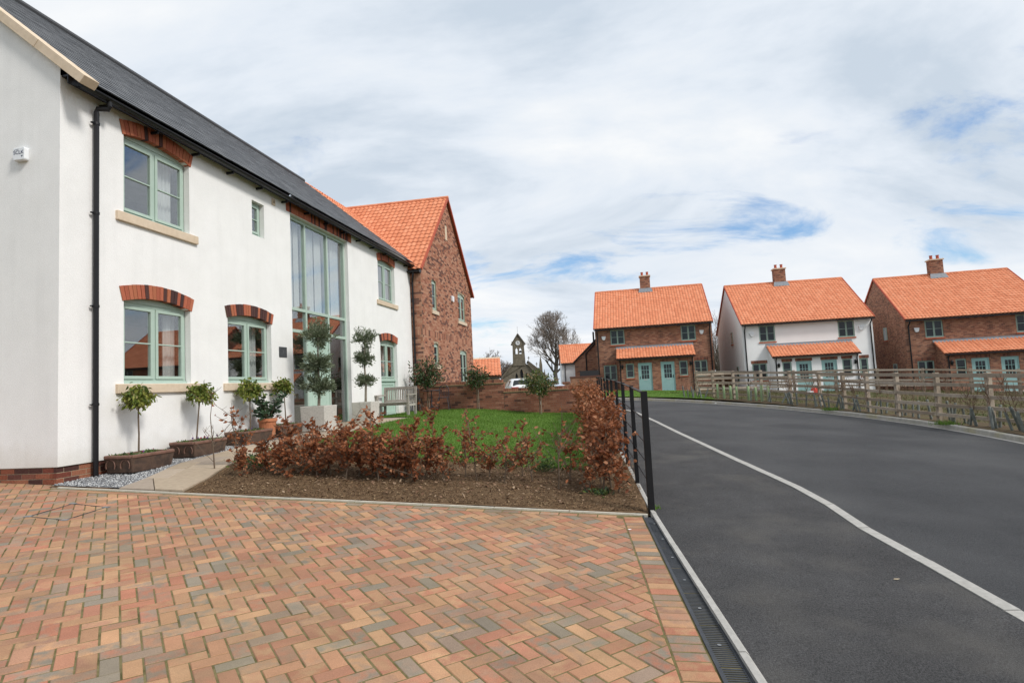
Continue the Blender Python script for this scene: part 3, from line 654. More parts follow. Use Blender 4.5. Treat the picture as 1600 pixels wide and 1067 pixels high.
# tall entrance glazing
mb = MB(); XV = [5.77, 6.60, 7.72, 8.72]
for k, x in enumerate(XV):
    a = x if k == 0 else (x - .065 if k == 3 else x - .035); mb.box(a, a + (.065 if k in (0, 3) else .07), .09, .19, .18, 5.3)
for z in (.18, 2.52, 3.04, 5.225):
    for k in range(3): mb.box(XV[k] + (.066 if k == 0 else .036), XV[k + 1] - (.066 if k == 2 else .036), .09, .18, z, z + .075)
gf = bevel(mb.build('glazing_frame', SAGE, WH), .006, 2)
for k in range(3):
    for z0, z1 in ((.255, 2.52), (2.595, 3.04), (3.115, 5.225)):
        if k == 1 and z0 < 1: continue
        MB().box(XV[k] + .03, XV[k + 1] - .03, .13, .137, z0 - .01, z1 + .01).build('pane', GLASS, gf)
d = MB().box(6.64, 7.68, .11, .165, .26, 2.51)
for k in range(1, 6): x = 6.64 + 1.04 * k / 6; d.box(x - .004, x + .004, .106, .11, .3, 2.46)
dd = d.build('door', SAGE_D, WH)
MB().tube([(6.76, .105, 1.25), (6.76, .06, 1.25), (6.76, .06, 1.75), (6.76, .105, 1.75)], .012, 8).build('handle', mat('satin_steel', [(.5, .5, .5)], .3, 5, .05, metal=1), dd)
# soldier lintel over glazing
A = MB().box(5.60, 8.97, -.004, .09, 5.305, HT).build('lintel', MORTAR, WH)
x = 5.605
while x + .065 < 8.97:
    MB().box(x, x + .065, -.024 + rng.uniform(-.003, .003), .02, 5.31, HT - .004).build('brick', ARCHB, A); x += .0748
# simple rooms seen through the glass
MB().add([(.05, 3.2, -.1), (13.6, 3.2, -.1), (13.6, 3.2, 5.6), (.05, 3.2, 5.6)], [(0, 1, 2, 3)]).build('room_wall', DARKROOM, WH, fix=False)
MB().box(.05, 5.7, .14, 3.2, 2.75, 2.95).box(8.8, 13.6, .14, 3.2, 2.75, 2.95).box(.05, 13.6, .14, 3.2, .05, .12).box(.05, 13.6, .14, 3.2, 5.58, 5.66).box(5.6, 5.72, .14, 3.2, .12, 5.58).box(8.78, 8.9, .14, 3.2, .12, 5.58).build('room_floors', DARKROOM, WH)
def curtain(x0, x1, y, z0, z1, amp=.03, n=26):
    vs = []; fs = []
    for k in range(n + 1):
        x = x0 + (x1 - x0) * k / n; yy = y + amp * math.sin(k * 1.25) + amp * .4 * math.sin(k * 2.9)
        vs += [(x, yy, z0), (x, yy, z1)]
    for k in range(n): fs.append((2*k, 2*k+2, 2*k+3, 2*k+1))
    MB().add(vs, fs).build('curtain', CURTAIN, WH, fix=False, smooth=True)
curtain(2.02, 2.40, .3, 3.99, 5.2); curtain(1.12, 1.2, .3, 3.99, 5.2, n=8); curtain(2.2, 2.44, .3, 1.35, 2.6, n=14); curtain(4.4, 4.85, .32, 1.35, 2.6); curtain(3.5, 3.62, .32, 1.35, 2.6, n=10)
for a, b in ((5.82, 6.30), (6.35, 6.58), (6.63, 7.28), (7.34, 7.69), (7.74, 8.14), (8.19, 8.66)): curtain(a, b, .27, 3.1, 5.25, .018, 18)
curtain(11.9, 12.15, .3, 3.95, 5.2, n=12); curtain(11.2, 12.1, .32, 1.42, 2.6, .03)
# slate roof
pa = math.atan(.83); Ds = Vector((0, math.cos(pa), math.sin(pa))); Ns = Vector((0, -math.sin(pa), math.cos(pa)))
eo = Vector((.12, -.22, 5.81 + .83 * -.22)); slen = 4.32 / math.cos(pa); gauge = .22; wsl = .25
sm = MB().add([(0, 0, .015), (.247, 0, .015), (.247, .38, .0), (0, .38, .0), (0, 0, -.001), (.247, 0, -.001)], [(0, 1, 2, 3), (4, 5, 1, 0), (0, 3, 4), (1, 5, 2)]).mesh('slate', SLATE)
sl = []
for r_ in range(int(slen / gauge) + 1):
    for c in range(56):
        x = c * wsl - (wsl / 2 if r_ % 2 else 0)
        if x < -.01 or x > 13.6 - .3: 
            if x > 13.35: continue
        l = min(.38, slen - r_ * gauge + .02); sl.append((x, r_ * gauge, l))
roof = MB().add([eo - Ns * .012, eo + EX * 13.55 - Ns * .012, eo + EX * 13.55 + Ds * slen - Ns * .012, eo + Ds * slen - Ns * .012] + [(.1, 8.5, 5.55), (13.67, 8.5, 5.55)], [(0, 1, 2, 3), (3, 2, 5, 4)]).build('roof', mat('roof_underlay', [(.03, .03, .033)], .8, 3, .1), WH, fix=False)
sl.sort(key=lambda s_: (s_[0] + 1.2) * (1 + s_[1] * .12)); rest = MB()
for k, (x, t, l) in enumerate(sl):
    o = eo + EX * x + Ds * t + Ns * (rng.uniform(0, .003))
    if k < 300 and l > .3:
        so_ = link('slate', sm, roof); so_.matrix_local = tile_matrix(o, EX, Ds, Ns)
    else:
        w_ = .247; b0 = o + Ns * .015; b1 = o + EX * w_ + Ns * .015; rest.add([b0, b1, o + EX * w_ + Ds * l, o + Ds * l, o, o + EX * w_], [(0, 1, 2, 3), (4, 5, 1, 0), (0, 3, 4), (1, 5, 2)])
rs_ = rest.build('slate_field', SLATE, roof, fix=False); rs_['kind'] = 'stuff'
MB().tube([eo + Ds * slen + Ns * .0 - EX * .1, eo + EX * 13.55 + Ds * slen], .09, 8).build('ridge', mat('grey_ridge_tile', [(.07, .072, .078)], .7, 6, .15), roof)
# stone verge coping at the near gable
for k in range(6):
    t0 = -.30 + k * (slen + .3) / 6; t1 = -.30 + (k + 1) * (slen + .3) / 6 - .008; o = Vector((-.09, -.22, 5.81 + .83 * -.22))
    bevel(MB().add([o + EX * a + Ds * t + Ns * n_ for n_ in (-.045, .085) for a, t in ((0, t0), (.24, t0), (.24, t1), (0, t1))], [(0,3,2,1),(4,5,6,7),(0,1,5,4),(1,2,6,5),(2,3,7,6),(3,0,4,7)]).build('coping_stone', STONE, WH), .006, 2)
# eaves: fascia, gutter, brackets, downpipe
MB().box(.02, 13.7, -.125, -.105, 5.50, 5.63).box(.02, 13.7, -.105, -.017, 5.60, 5.625).build('fascia', BLACK, WH)  # black boards put the shade of the gap under the gutter into colour
gz0 = 5.535
pts = [(-.215 + .062 * math.cos(t), gz0 + .055 * math.sin(t)) for t in np.linspace(math.pi, 2 * math.pi, 9)]; inn = [(-.215 + .056 * math.cos(t), gz0 + .049 * math.sin(t)) for t in np.linspace(2 * math.pi, math.pi, 9)]
MB().prism(pts + inn, lambda a, b, d: (d, a, b), .14, 13.66).build('gutter', BLACK, WH)
for k in range(14): MB().box(.62 + k * .96, .65 + k * .96, -.17, -.016, 5.43, 5.475).build('bracket', BLACK, WH)
pipe(WH, .52, -.075, -.02, 5.36, .036, neck=(.60, -.215, 5.5), clips=(1.02, 2.42, 3.78, 5.12))
# small fixings
al = thing('alarm_box', 'small white alarm box with dark lettering on the grey-lit gable end', 'alarm box', (*[CX + NX * -.585 - UX * .0, CY + NY * -.585 - UY * .0], 5.07), -YAW); al.scale = (.86, .8, .86)
o = MB().prism([(-.115, .02), (-.10, 0), (.10, 0), (.115, .02), (.115, .19), (.10, .21), (-.10, .21), (-.115, .19)], lambda a, b, d: (a, d, b), -.085, .0).build('housing', WHITEP, al); bevel(o, .012, 3)
def text(body, name, size, mt, parent, M, ext=.001, align='CENTER'):
    cu = bpy.data.curves.new(name, 'FONT'); cu.body = body; cu.size = size; cu.extrude = ext; cu.align_x = align; t = bpy.data.objects.new(name, cu); col.objects.link(t)
    bpy.context.view_layer.update(); dg = bpy.context.evaluated_depsgraph_get(); me = bpy.data.meshes.new_from_object(t.evaluated_get(dg)); bpy.data.objects.remove(t)
    me.transform(M); me.materials.clear(); me.materials.append(mt); return link(name, me, parent)
NAVY = mat('navy_print', [(.05, .06, .11)], .5, 5, .02)
text('SCLK', 'lettering', .085, NAVY, al, Matrix.Translation((0, -.0872, .10)) @ Matrix.Rotation(R(90), 4, 'X'))
MB().prism([(.045, .075), (.085, .075), (.065, .045)], lambda a, b, d: (a, d, b), -.0868, -.084).build('emblem', NAVY, al)
MB().prism([(-.08, .172), (.0, .182), (.0, .176), (-.08, .166)], lambda a, b, d: (a, d, b), -.0868, -.084).build('stripe', NAVY, al)
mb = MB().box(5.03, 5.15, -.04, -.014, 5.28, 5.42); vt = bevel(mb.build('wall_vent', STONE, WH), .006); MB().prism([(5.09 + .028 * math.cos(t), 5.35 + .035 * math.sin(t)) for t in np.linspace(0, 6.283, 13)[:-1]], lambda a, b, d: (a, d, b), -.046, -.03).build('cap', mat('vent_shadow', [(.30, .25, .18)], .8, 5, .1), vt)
pq = thing('name_plaque', 'dark slate house name plaque on the white wall left of the glazing', 'plaque', (*hs(5.35, .016), 2.63), HROT)
bevel(MB().box(-.15, .15, -.014, 0, -.115, .115).build('plate', mat('plaque_slate', [(.05, .055, .062), (.07, .075, .08)], .5, 12, .2), pq), .003)
text('1', 'numeral', .13, mat('plaque_print', [(.13, .135, .14)], .6, 5, .05), pq, Matrix.Translation((.0, -.0145, -.04)) @ Matrix.Rotation(R(90), 4, 'X'))
lp = thing('wall_lantern', 'black wall lantern on the white wall between glazing and small window', 'lantern', (*hs(9.5, .016), 2.87), HROT)
MB().box(-.035, .035, -.012, 0, -.13, .10).tube([(0, -.01, .02), (0, -.08, .08), (0, -.13, .12)], .011, 6).build('bracket', BLKMETAL, lp)
mb = MB(); mb.lathe([(.005, .15), (.025, .135), (.095, .07), (.075, .065)], (0, -.13, 0), 6); mb.lathe([(.05, -.14), (.055, -.12), (.02, -.15), (.004, -.18)], (0, -.13, 0), 6)
for k in range(6): t = k * math.pi / 3; mb.beam((.052 * math.cos(t), -.13 + .052 * math.sin(t), -.13), (.074 * math.cos(t), -.13 + .074 * math.sin(t), .068), .009, .009)
mb.build('cage', BLKMETAL, lp); MB().lathe([(.047, -.13), (.068, .066)], (0, -.13, 0), 6).build('lamp_glass', mat('frosted_lamp_glass', [(.5, .5, .48)], .2, 3, .05, spec=.6), lp)

# ------------------------------------------------------------------ brick house with the orange gable wing
BX, BY = hs(13.75, .42)
BH = thing('brick_house', 'red brick house with steep orange pantile gable wing adjoining the white house', 'house', (BX, BY, CZ), HROT)
GW, AX, EH, AP = 7.25, 3.63, 5.60, 9.17
BWIN = [(1.25, 1.82, 4.06, 5.22, .05, 1), (4.92, 6.1, 4.02, 5.2, .09, 2), (1.25, 1.82, 1.95, 2.75, .05, 1), (4.92, 6.1, 1.2, 2.62, .09, 2)]
wall_mb([(0, -.3), (GW, -.3), (GW, EH), (AX, AP), (0, EH)], [hole(*w[:5]) for w in BWIN], .1).add([(0, 0, -.3), (0, .5, -.3), (0, .5, EH), (0, 0, EH), (GW, 0, -.3), (GW, 8, -.3), (GW, 8, EH), (GW, 0, EH)], [(0, 1, 2, 3), (4, 5, 6, 7)]).build('wall', MORTAR, BH, fix=False)
sl_ = (AP - EH) / AX
xr = lambda z: (0.004, GW) if z < EH else (max(.004, (z - EH) / sl_), min(GW, GW - (z - EH) / sl_))
hh_ = [(w[0], w[1], w[2] - .0, w[3] + w[4]) for w in BWIN] + [(3.36, 3.62, 7.3, 7.95)]
mb = brick_field(MB(), -.28, AP, xr, hh_, bands=(2.95,)); mb.build('brickwork', BRICKH, BH, fix=False)['kind'] = 'stuff'
mb = brick_field(MB(), -.28, EH, lambda z: (0, .414), [], bands=(2.95,)); mb.build('brickwork', BRICKH, BH, facing_left(.42), fix=False)['kind'] = 'stuff'
for x0, x1, z0, z1, rs, cs in BWIN:
    window(BH, x0 + .01, x1 - .01, z0 + .01, z1, rs, sb=.05, cas=cs, gl=GLASSD, bv=False)
    MB().box(x0 - .12, x1 + .12, -.055, .05, z0 - .14, z0 - .003).build('sill', STONE, BH)
bevel(MB().box(3.37, 3.61, -.02, .03, 7.31, 7.94).build('slot_vent', STONE, BH), .01)
A = MB()
o = thing('alarm_box', 'white alarm box between the upper windows of the red brick gable', 'alarm box', (*[BX + UX * 3.95, BY + UY * 3.95], CZ + 4.72), HROT)
bevel(MB().prism([(-.13, .03), (-.06, -.0), (.06, 0), (.13, .03), (.15, .26), (-.15, .26)], lambda a, b, d: (a, d, b), -.09, -.008).build('housing', WHITEP, o), .015, 2)
# wing roof, left slope
wp = math.atan(sl_); Dw = Vector((math.cos(wp), 0, math.sin(wp))); Aw = Vector((0, -1, 0)); Nw = Vector((-math.sin(wp), 0, math.cos(wp)))
roof = MB().add([(-.22, -.10, EH - .22 * sl_), (-.22, .6, EH - .22 * sl_), (AX, 4.6, AP), (AX, -.1, AP), (GW + .22, -.1, EH - .22 * sl_), (GW + .22, 4.6, EH - .22 * sl_)], [(0, 1, 2, 3), (3, 2, 5, 4)]).build('roof', PANB, BH, fix=False)
tv, tf = pan_verts(Vector((0, 0, 0)), EX, EY, EZ, .2, .32); tme = MB().add(tv, tf).mesh('pantile', PAN, smooth=False)
tiles = []
valley = lambda x: 4.52 - 1.17 * (AX - x)
nrow = int((AX + .25) / math.cos(wp) / .272)
for r_ in range(nrow + 1):
    o0 = Vector((-.24, 0, EH - .24 * sl_)) + Dw * (r_ * .272)
    for c in range(30):
        y = -.10 - (-.2 * c) ; y = -.12 + .2 * (c + 1)
        if y - .2 > valley(o0.x + .15) + .12: continue
        if o0.x > AX - .1: continue
        tiles.append((o0 + Vector((0, y, .02)), Aw, Dw, Nw))
# main roof strip behind the slate roof
pm = pa; Dm = Vector((0, math.cos(pm), math.sin(pm))); Nm = Vector((0, -math.sin(pm), math.cos(pm)))
MB().add([(.02, .2, 9.17 - .83 * 4.32), (.02, 4.52, 9.17), (GW, 4.52, 9.17), (GW, 9, 5.5), (.02, 9, 5.5), (AX, 4.52, 9.17)], [(0, 1, 5), (1, 2, 3, 4)]).build('main_roof', PANB, BH, fix=False)
for r_ in range(21):
    o0 = Vector((0, .1, 9.17 - .83 * 4.42)) + Dm * (r_ * .272)
    for c in range(19):
        x = .03 + .2 * c
        if o0.y + .1 < valley(x + .1) - .1 or o0.y > 4.45: continue
        tiles.append((o0 + Vector((x, 0, .025)), EX, Dm, Nm))
rest = MB()
tiles.sort(key=lambda t: t[0].y + .25 * t[0].x + (0 if t[1] is Aw else 6))
for k, (o_, a_, d_, n_) in enumerate(tiles):
    jj = n_ * rng.uniform(-.004, .004) + d_ * rng.uniform(-.006, .006)
    if k < 295:
        t_ = link('pantile', tme, roof); t_.matrix_local = tile_matrix(o_ + jj, a_, d_, n_)
    else:
        v_, f_ = pan_verts(o_ + jj, a_, d_, n_, .2, .32); rest.add(v_, f_)
rest.build('pantile_field', PAN, roof, fix=False)['kind'] = 'stuff'
for k in range(15):
    a = Vector((AX, -.14 + k * .32, AP + .03)); MB().tube([a, a + Vector((0, .315, 0))], .085, 10).build('ridge_tile', PAN, roof)
for sg in (-1, 1):
    a = Vector((AX, -.115, AP + .01)); b = Vector((AX + sg * (AX + .22), -.115, EH - .22 * sl_ + .01)); MB().beam(a, b, .05, .10, (0, 0, 1)).build('verge', VERGE, roof)
# eaves gutter and downpipe of the wing
MB().prism([(-.28 + .06 * math.cos(t), EH - .27 + .055 * math.sin(t)) for t in np.linspace(math.pi, 2 * math.pi, 9)], lambda a, b, d: (a, d, b), -.06, .5).build('gutter', BLACK, BH)
MB().box(-.2, -.01, -.04, .42, EH - .32, EH - .12).build('fascia', BLACK, BH)
MB().tube([(-.26, .2, EH - .3), (-.26, .2, EH - .42), (-.07, .30, EH - .62), (-.07, .30, -.05)], .036, 10).build('downpipe', BLACK, BH)

# ------------------------------------------------------------------ garden wall
GWX, GWY = hs(13.55, .45)
GWL = thing('garden_wall', 'stepped red brick garden wall with brick coping at the back of the lawn', 'wall', (GWX, GWY, 0), -YAW)
LW, XS = 6.3, 2.90
secs = [(0, XS, .2, 1.74), (XS, LW, .1, 1.42)]
for x0, x1, z0, z1 in secs:
    MB().box(x0 + .003, x1 - .003, .01, .215, z0, z1).build('core', MORTARG, GWL)
    brick_field(MB(), z0, z1, lambda z: (x0 + .004, x1 - .004), []).build('brickwork', BRICKW, GWL, fix=False)['kind'] = 'stuff'
    MB().box(x0 - .03, x1 + .03, -.035, .26, z1 - .004, z1 + .022).build('creasing_tile', mat('buff_creasing_tile', [(.36, .23, .13), (.42, .28, .17)], .9, 8, .2), GWL)
    mb = MB(); x = x0
    while x + .07 < x1 + .03: j = rng.uniform(-.004, .004); mb.box(x, x + .066, -.004 + j, .22 + j, z1 + .022, z1 + .125); x += .0755
    mb.build('coping', BRICKW, GWL, fix=False)['kind'] = 'stuff'
brick_field(MB(), 1.44, 1.74, lambda z: (0, .21), []).build('brickwork', BRICKW, GWL, Matrix(((0, -1, 0, XS + .0), (1, 0, 0, 0), (0, 0, 1, 0), (0, 0, 0, 1))), fix=False)['kind'] = 'stuff'

# ------------------------------------------------------------------ three semi-detached cottages
BRK_FAR = mat_brick('cottage_brick', [(.29, .13, .085), (.35, .17, .11), (.25, .105, .07), (.39, .20, .13), (.17, .085, .065), (.32, .15, .095), (.36, .175, .115), (.22, .105, .078), (.34, .16, .10)], (.30, .22, .16))
RENDER_F = mat('cottage_render', [(.86, .86, .855), (.89, .89, .885)], .92, .6, .03, .2, 60, spec=.12)
SILLR = mat('red_tile_sill', [(.40, .11, .06), (.46, .14, .08)], .85, 9, .15)
LINT = mat('dark_soldier_brick', [(.22, .085, .055), (.28, .11, .07), (.13, .055, .042), (.24, .09, .06)], .9, 9, .2, island=True)
CWID, CHD, CE, CRISE = 8.4, 4.6, 5.0, 3.25
def tiled_slope(o, A, D, N, width, length, gauge=.30, w=.21):
    mb = MB(); nc = round(width / w); w = width / nc; nr = math.ceil(length / gauge)
    for r_ in range(nr):
        for c in range(nc):
            l = min(gauge + .05, length - r_ * gauge + .02)
            v_, f_ = pan_verts(o + A * (c * w) + D * (r_ * gauge) + N * rng.uniform(-.003, .003), A, D, N, w, l, 4, .045); mb.add(v_, f_)
    return mb
cp = math.atan(CRISE / CHD); Dc = Vector((0, math.cos(cp), math.sin(cp))); Nc = Vector((0, -math.sin(cp), math.cos(cp)))
ROOF_ME = tiled_slope(Vector((-.08, -.28, CE - .28 * CRISE / CHD + .02)), EX, Dc, Nc, CWID + .16, (CHD + .28) / math.cos(cp)).mesh('pantiles', PAN)
pp = math.atan(.82 / 1.35); Dp = Vector((0, math.cos(pp), math.sin(pp))); Np = Vector((0, -math.sin(pp), math.cos(pp)))
PORCH_ME = tiled_slope(Vector((1.5, -1.38, 2.47)), EX, Dp, Np, 5.5, 1.30 / math.cos(pp), .27).mesh('porch_pantiles', PAN)
def door(root, x0, x1, z1, y, handle_right):
    mb = MB(); ring(mb, x0, x1, 0.0, z1, .06, y + .03, y + .09); f = mb.build('door_frame', TEAL, root)
    mb = MB(); a, b = x0 + .062, x1 - .062
    mb.box(a, b, y + .05, y + .085, .02, .95); mb.box(a, a + .16, y + .05, y + .085, .95, z1 - .065); mb.box(b - .16, b, y + .05, y + .085, .95, z1 - .065); mb.box(a + .16, b - .16, y + .05, y + .085, z1 - .2, z1 - .065)
    for k in range(1, 3): xx = a + .16 + (b - a - .32) * k / 3; mb.box(xx - .012, xx + .012, y + .055, y + .08, .95, z1 - .2)
    for k in range(1, 3): zz = .95 + (z1 - .2 - .95) * k / 3; mb.box(a + .16, b - .16, y + .055, y + .08, zz - .012, zz + .012)
    for k in range(1, 5): xx = a + (b - a) * k / 5; mb.box(xx - .004, xx + .004, y + .046, y + .05, .05, .84)
    d = mb.build('door', TEAL, root)
    MB().box(a + .15, b - .15, y + .066, y + .07, .94, z1 - .19).build('pane', GLASSD, d)
    MB().box((a + b) / 2 - .13, (a + b) / 2 + .13, y + .04, y + .05, .86, .92).build('letter_plate', mat('chrome_plate', [(.6, .6, .6)], .3, 5, .05, metal=.9), d)
    hx = b - .06 if handle_right else a + .06
    MB().box(hx - .02, hx + .02, y + .03, y + .05, .95, 1.15).build('handle', BLKMETAL, d)
def cottage(label, loc, ang, white):
    wm = RENDER_F if white else BRK_FAR
    r = thing('semi_detached_cottages', label, 'house', loc, R(ang), 'matching cottages across the road')
    up = [(1.12, 2.17, 3.58, 4.70), (6.22, 7.26, 3.58, 4.70)]; lo = [(.50, 1.46, .95, 2.10), (6.98, 7.92, .95, 2.10)]
    pw = [(2.14, 2.72, 1.05, 2.10), (5.86, 6.44, 1.05, 2.10)]; pd = [(3.0, 3.97, 2.10), (4.58, 5.54, 2.10)]
    mb = wall_mb([(0, -.8), (CWID, -.8), (CWID, CE), (0, CE)], [hole(*w) for w in up + lo], .09)
    for x in (0, CWID): mb.add([(x, 0, -.8), (x, 2 * CHD, -.8), (x, 2 * CHD, CE), (x, CHD, CE + CRISE - .03), (x, 0, CE)], [(0, 1, 2, 3, 4)])
    mb.add([(0, 2 * CHD, -.8), (CWID, 2 * CHD, -.8), (CWID, 2 * CHD, CE), (0, 2 * CHD, CE)], [(0, 1, 2, 3)])
    mb.build('wall', wm, r, uv=True, fix=False)
    # porch
    Y = -1.2; mb = wall_mb([(1.62, -.8), (6.90, -.8), (6.90, 2.52), (1.62, 2.52)], [hole(*w) for w in pw] + [[(x1, 0), (x0, 0), (x0, z1), (x1, z1)] for x0, x1, z1 in pd], .09, Y)
    for x in (1.62, 6.90): mb.add([(x, Y, -.8), (x, -.001, -.8), (x, -.001, 3.2), (x, Y, 2.5)], [(0, 1, 2, 3)])
    p = mb.build('porch', wm, r, uv=True, fix=False)
    pt = link('porch_pantiles', PORCH_ME, r); pt['kind'] = 'stuff'
    MB().add([(1.5, -1.36, 2.45), (7.0, -1.36, 2.45), (7.0, -.02, 3.265), (1.5, -.02, 3.265), (1.5, -1.36, 2.40), (7.0, -1.36, 2.40), (7.0, -.02, 3.2), (1.5, -.02, 3.2)], [(0, 1, 2, 3), (4, 5, 6, 7), (0, 1, 5, 4), (0, 3, 7, 4), (1, 2, 6, 5)]).build('porch_roof', PANB, r, fix=False)
    MB().add([(1.48, -.20, 3.22), (7.02, -.20, 3.22), (7.02, -.012, 3.34), (1.48, -.012, 3.34), (1.48, -.012, 3.42), (7.02, -.012, 3.42)], [(0, 1, 2, 3), (3, 2, 5, 4)]).build('flashing', LEAD, r, fix=False)
    mb = MB().box(1.5, 7.0, -1.46, -1.37, 2.36, 2.44); mb.build('porch_gutter', BLACK, r)
    for k, (x0, x1, z0, z1) in enumerate(up + lo):
        window(r, x0 + .01, x1 - .01, z0 + .01, z1, sb=.04, fr=SAGE_F, gl=GLASSD, bv=False, bars=1, fw=.042, cw=.024)
        MB().box(x0 - .05, x1 + .05, -.05, .04, z0 - .09, z0 - .004).build('sill', SILLR, r)
        lt = MB().box(x0 - .06, x1 + .06, -.008, .06, z1 + .004, z1 + .215).build('lintel', MORTARG, r); mb = MB(); x = x0 - .058
        while x < x1: mb.box(x, x + .065, -.014, .02, z1 + .008, z1 + .212); x += .0765
        mb.build('soldier_course', LINT, lt, fix=False)['kind'] = 'stuff'
    MP = Matrix.Translation((0, Y, 0))
    for x0, x1, z0, z1 in pw:
        window(r, x0 + .01, x1 - .01, z0 + .01, z1, sb=.04, cas=1, bars=1, fr=SAGE_F, gl=GLASSD, M=MP, bv=False, fw=.042, cw=.022)
        MB().box(x0 - .05, x1 + .05, Y - .05, Y + .04, z0 - .08, z0 - .004).build('sill', SILLR, r)
    for x0, x1, z1 in [(a, b, 2.10) for a, b, _, _ in pw] + pd:
        lt = MB().box(x0 - .04, x1 + .04, Y - .008, Y + .06, z1 + .004, z1 + .2).build('lintel', MORTARG, r); mb = MB(); x = x0 - .038
        while x < x1: mb.box(x, x + .065, Y - .014, Y + .02, z1 + .008, z1 + .197); x += .0765
        mb.build('soldier_course', LINT, lt, fix=False)['kind'] = 'stuff'
    door(r, 3.0, 3.97, 2.10, Y, False); door(r, 4.58, 5.54, 2.10, Y, True)
    MB().box(2.8, 5.75, Y - .5, Y - .005, -.3, .0).build('doorstep', CONC, r)
    # roof
    rf = MB().add([(-.06, -.26, CE - .26 * CRISE / CHD), (CWID + .06, -.26, CE - .26 * CRISE / CHD), (CWID + .06, CHD, CE + CRISE), (-.06, CHD, CE + CRISE), (-.06, 2 * CHD + .26, CE - .2), (CWID + .06, 2 * CHD + .26, CE - .2)], [(0, 1, 2, 3), (3, 2, 5, 4)]).build('roof', PANB, r, fix=False)
    link('pantiles', ROOF_ME, rf)['kind'] = 'stuff'
    for k in range(19): a = -.06 + (CWID + .12) * k / 19; MB().tube([(a, CHD, CE + CRISE + .03), (a + (CWID + .12) / 19 - .012, CHD, CE + CRISE + .03)], .10, 8).build('ridge_tile', PAN, rf)
    for x in (-.07, CWID + .07):
        for yb in (-.27, 2 * CHD + .27): MB().beam((x, CHD, CE + CRISE + .03), (x, yb, CE - .27 * CRISE / CHD + .03), .05, .12).build('verge', VERGE, rf)
    MB().box(-.06, CWID + .06, -.38, -.28, CE - .30, CE - .215).build('gutter', BLACK, r); MB().box(0, CWID, -.26, -.01, CE - .16, CE - .10).build('fascia', BLACK, r)
    for x in (.16, CWID - .16): MB().tube([(x, -.33, CE - .3), (x, -.33, CE - .38), (x, -.06, CE - .6), (x, -.06, -.6)], .045, 8).build('downpipe', BLACK, r)
    for x in (1.75, 6.78): MB().tube([(x, Y - .2, 2.38), (x, Y - .05, 2.2), (x, Y - .05, -.6)], .04, 8).build('downpipe', BLACK, r)
    # chimney
    zc = CE + CRISE; c = MB().box(3.62, 4.42, CHD - .32, CHD + .32, zc - .5, zc + 1.02).build('chimney', BRK_FAR, r, uv=True)
    MB().box(3.56, 4.48, CHD - .38, CHD + .38, zc + 1.021, zc + 1.11).build('cap', STONE, c)
    MB().add([(3.45, CHD - .55, zc - .30), (4.59, CHD - .55, zc - .30), (4.50, CHD - .34, zc + .05), (3.54, CHD - .34, zc + .05), (3.54, CHD + .34, zc + .05), (4.5, CHD + .34, zc + .05)], [(0, 1, 2, 3), (3, 2, 5, 4)]).build('flashing', LEAD, c, fix=False)
    for x in (3.82, 4.24): MB().lathe([(.10, 1.11), (.115, 1.13), (.10, 1.16), (.09, 1.36), (.11, 1.38), (.11, 1.42), (.07, 1.42)], (x, CHD, zc), 12).build('chimney_pot', VERGE, c)
    for x in (.63, 7.66): bevel(MB().prism([(x - .12, 4.05), (x - .05, 3.98), (x + .05, 3.98), (x + .12, 4.05), (x + .16, 4.27), (x - .16, 4.27)], lambda a, b, d: (a, d, b), -.09, -.002).build('alarm_box', WHITEP, r), .02, 2)
    for x in (1.9, 6.64):
        mb = MB(); mb.box(x - .03, x + .03, Y - .03, Y, 1.75, 2.0); mb.lathe([(.02, .16), (.09, .08), (.06, -.1), (.02, -.15)], (x, Y - .12, 1.88), 6); mb.build('porch_lantern', BLKMETAL, r)
    # gable slit windows
    for x, nm in ((0, -1),):
        for y, z0, z1 in ((3.4, 3.7, 4.6), (2.2, .9, 2.0)):
            MB().box(-.02, .02, y - .28, y + .28, z0, z1).build('gable_window', GLASSD, r); MB().box(-.06, .0, y - .33, y + .33, z0 - .09, z0).build('sill', SILLR, r)
            mb = MB(); mb.box(-.03, .03, y - .31, y - .25, z0, z1); mb.box(-.03, .03, y + .25, y + .31, z0, z1); mb.box(-.03, .03, y - .25, y + .25, z1 - .06, z1); mb.box(-.03, .03, y - .25, y + .25, z0, z0 + .06); mb.build('gable_window_frame', SAGE_F, r)
    return r
H1 = cottage('red brick cottage pair nearest the road bend, beside the tall bare tree', (6.26, 44.30, .70), -11.6, False)
H2 = cottage('white rendered cottage pair with orange roof, middle of the three', (16.03, 41.05, .20), -9.1, True)
H3 = cottage('red brick cottage pair at the right edge of the picture', (25.79, 38.64, -.20), -13.0, False)
# side wing of the first pair
wg = MB(); r = H1
MB().prism([(-1.95, -1.2), (.0, -1.2), (0, 4.35), (-1.95, 2.55)], lambda a, b, d: (a, d, b), 3.0, 6.0).build('side_wing', BRK_FAR, r, uv=True)
MB().beam((-2.05, 2.96, 2.52), (.0, 2.96, 4.42), .08, .12).build('wing_verge', BLACK, r)
MB().tube([(-.2, 2.94, 4.0), (-1.0, 2.94, 3.2), (-1.0, 2.94, 1.0)], .05, 8).build('downpipe', BLACK, r)
MB().tube([(-.35, 3.4, 4.0), (-.35, 3.4, 4.95)], .07, 8).build('flue', BLACK, r)
yw = thing('yard_wall', 'low dark red brick wall left of the first cottage pair', 'wall', (3.9, 41.0, 0), R(-4))
MB().box(0, 2.3, 0, .22, .0, 1.95).build('wall', BRK_FAR, yw, uv=True); MB().box(-.55, -.005, 0, .22, .0, 1.62).build('pier', BRK_FAR, yw, uv=True)
MB().box(-.03, 2.33, -.03, .25, 1.952, 2.06).build('coping', LINT, yw); MB().box(-.58, -.032, -.03, .25, 1.622, 1.72).build('coping', LINT, yw)
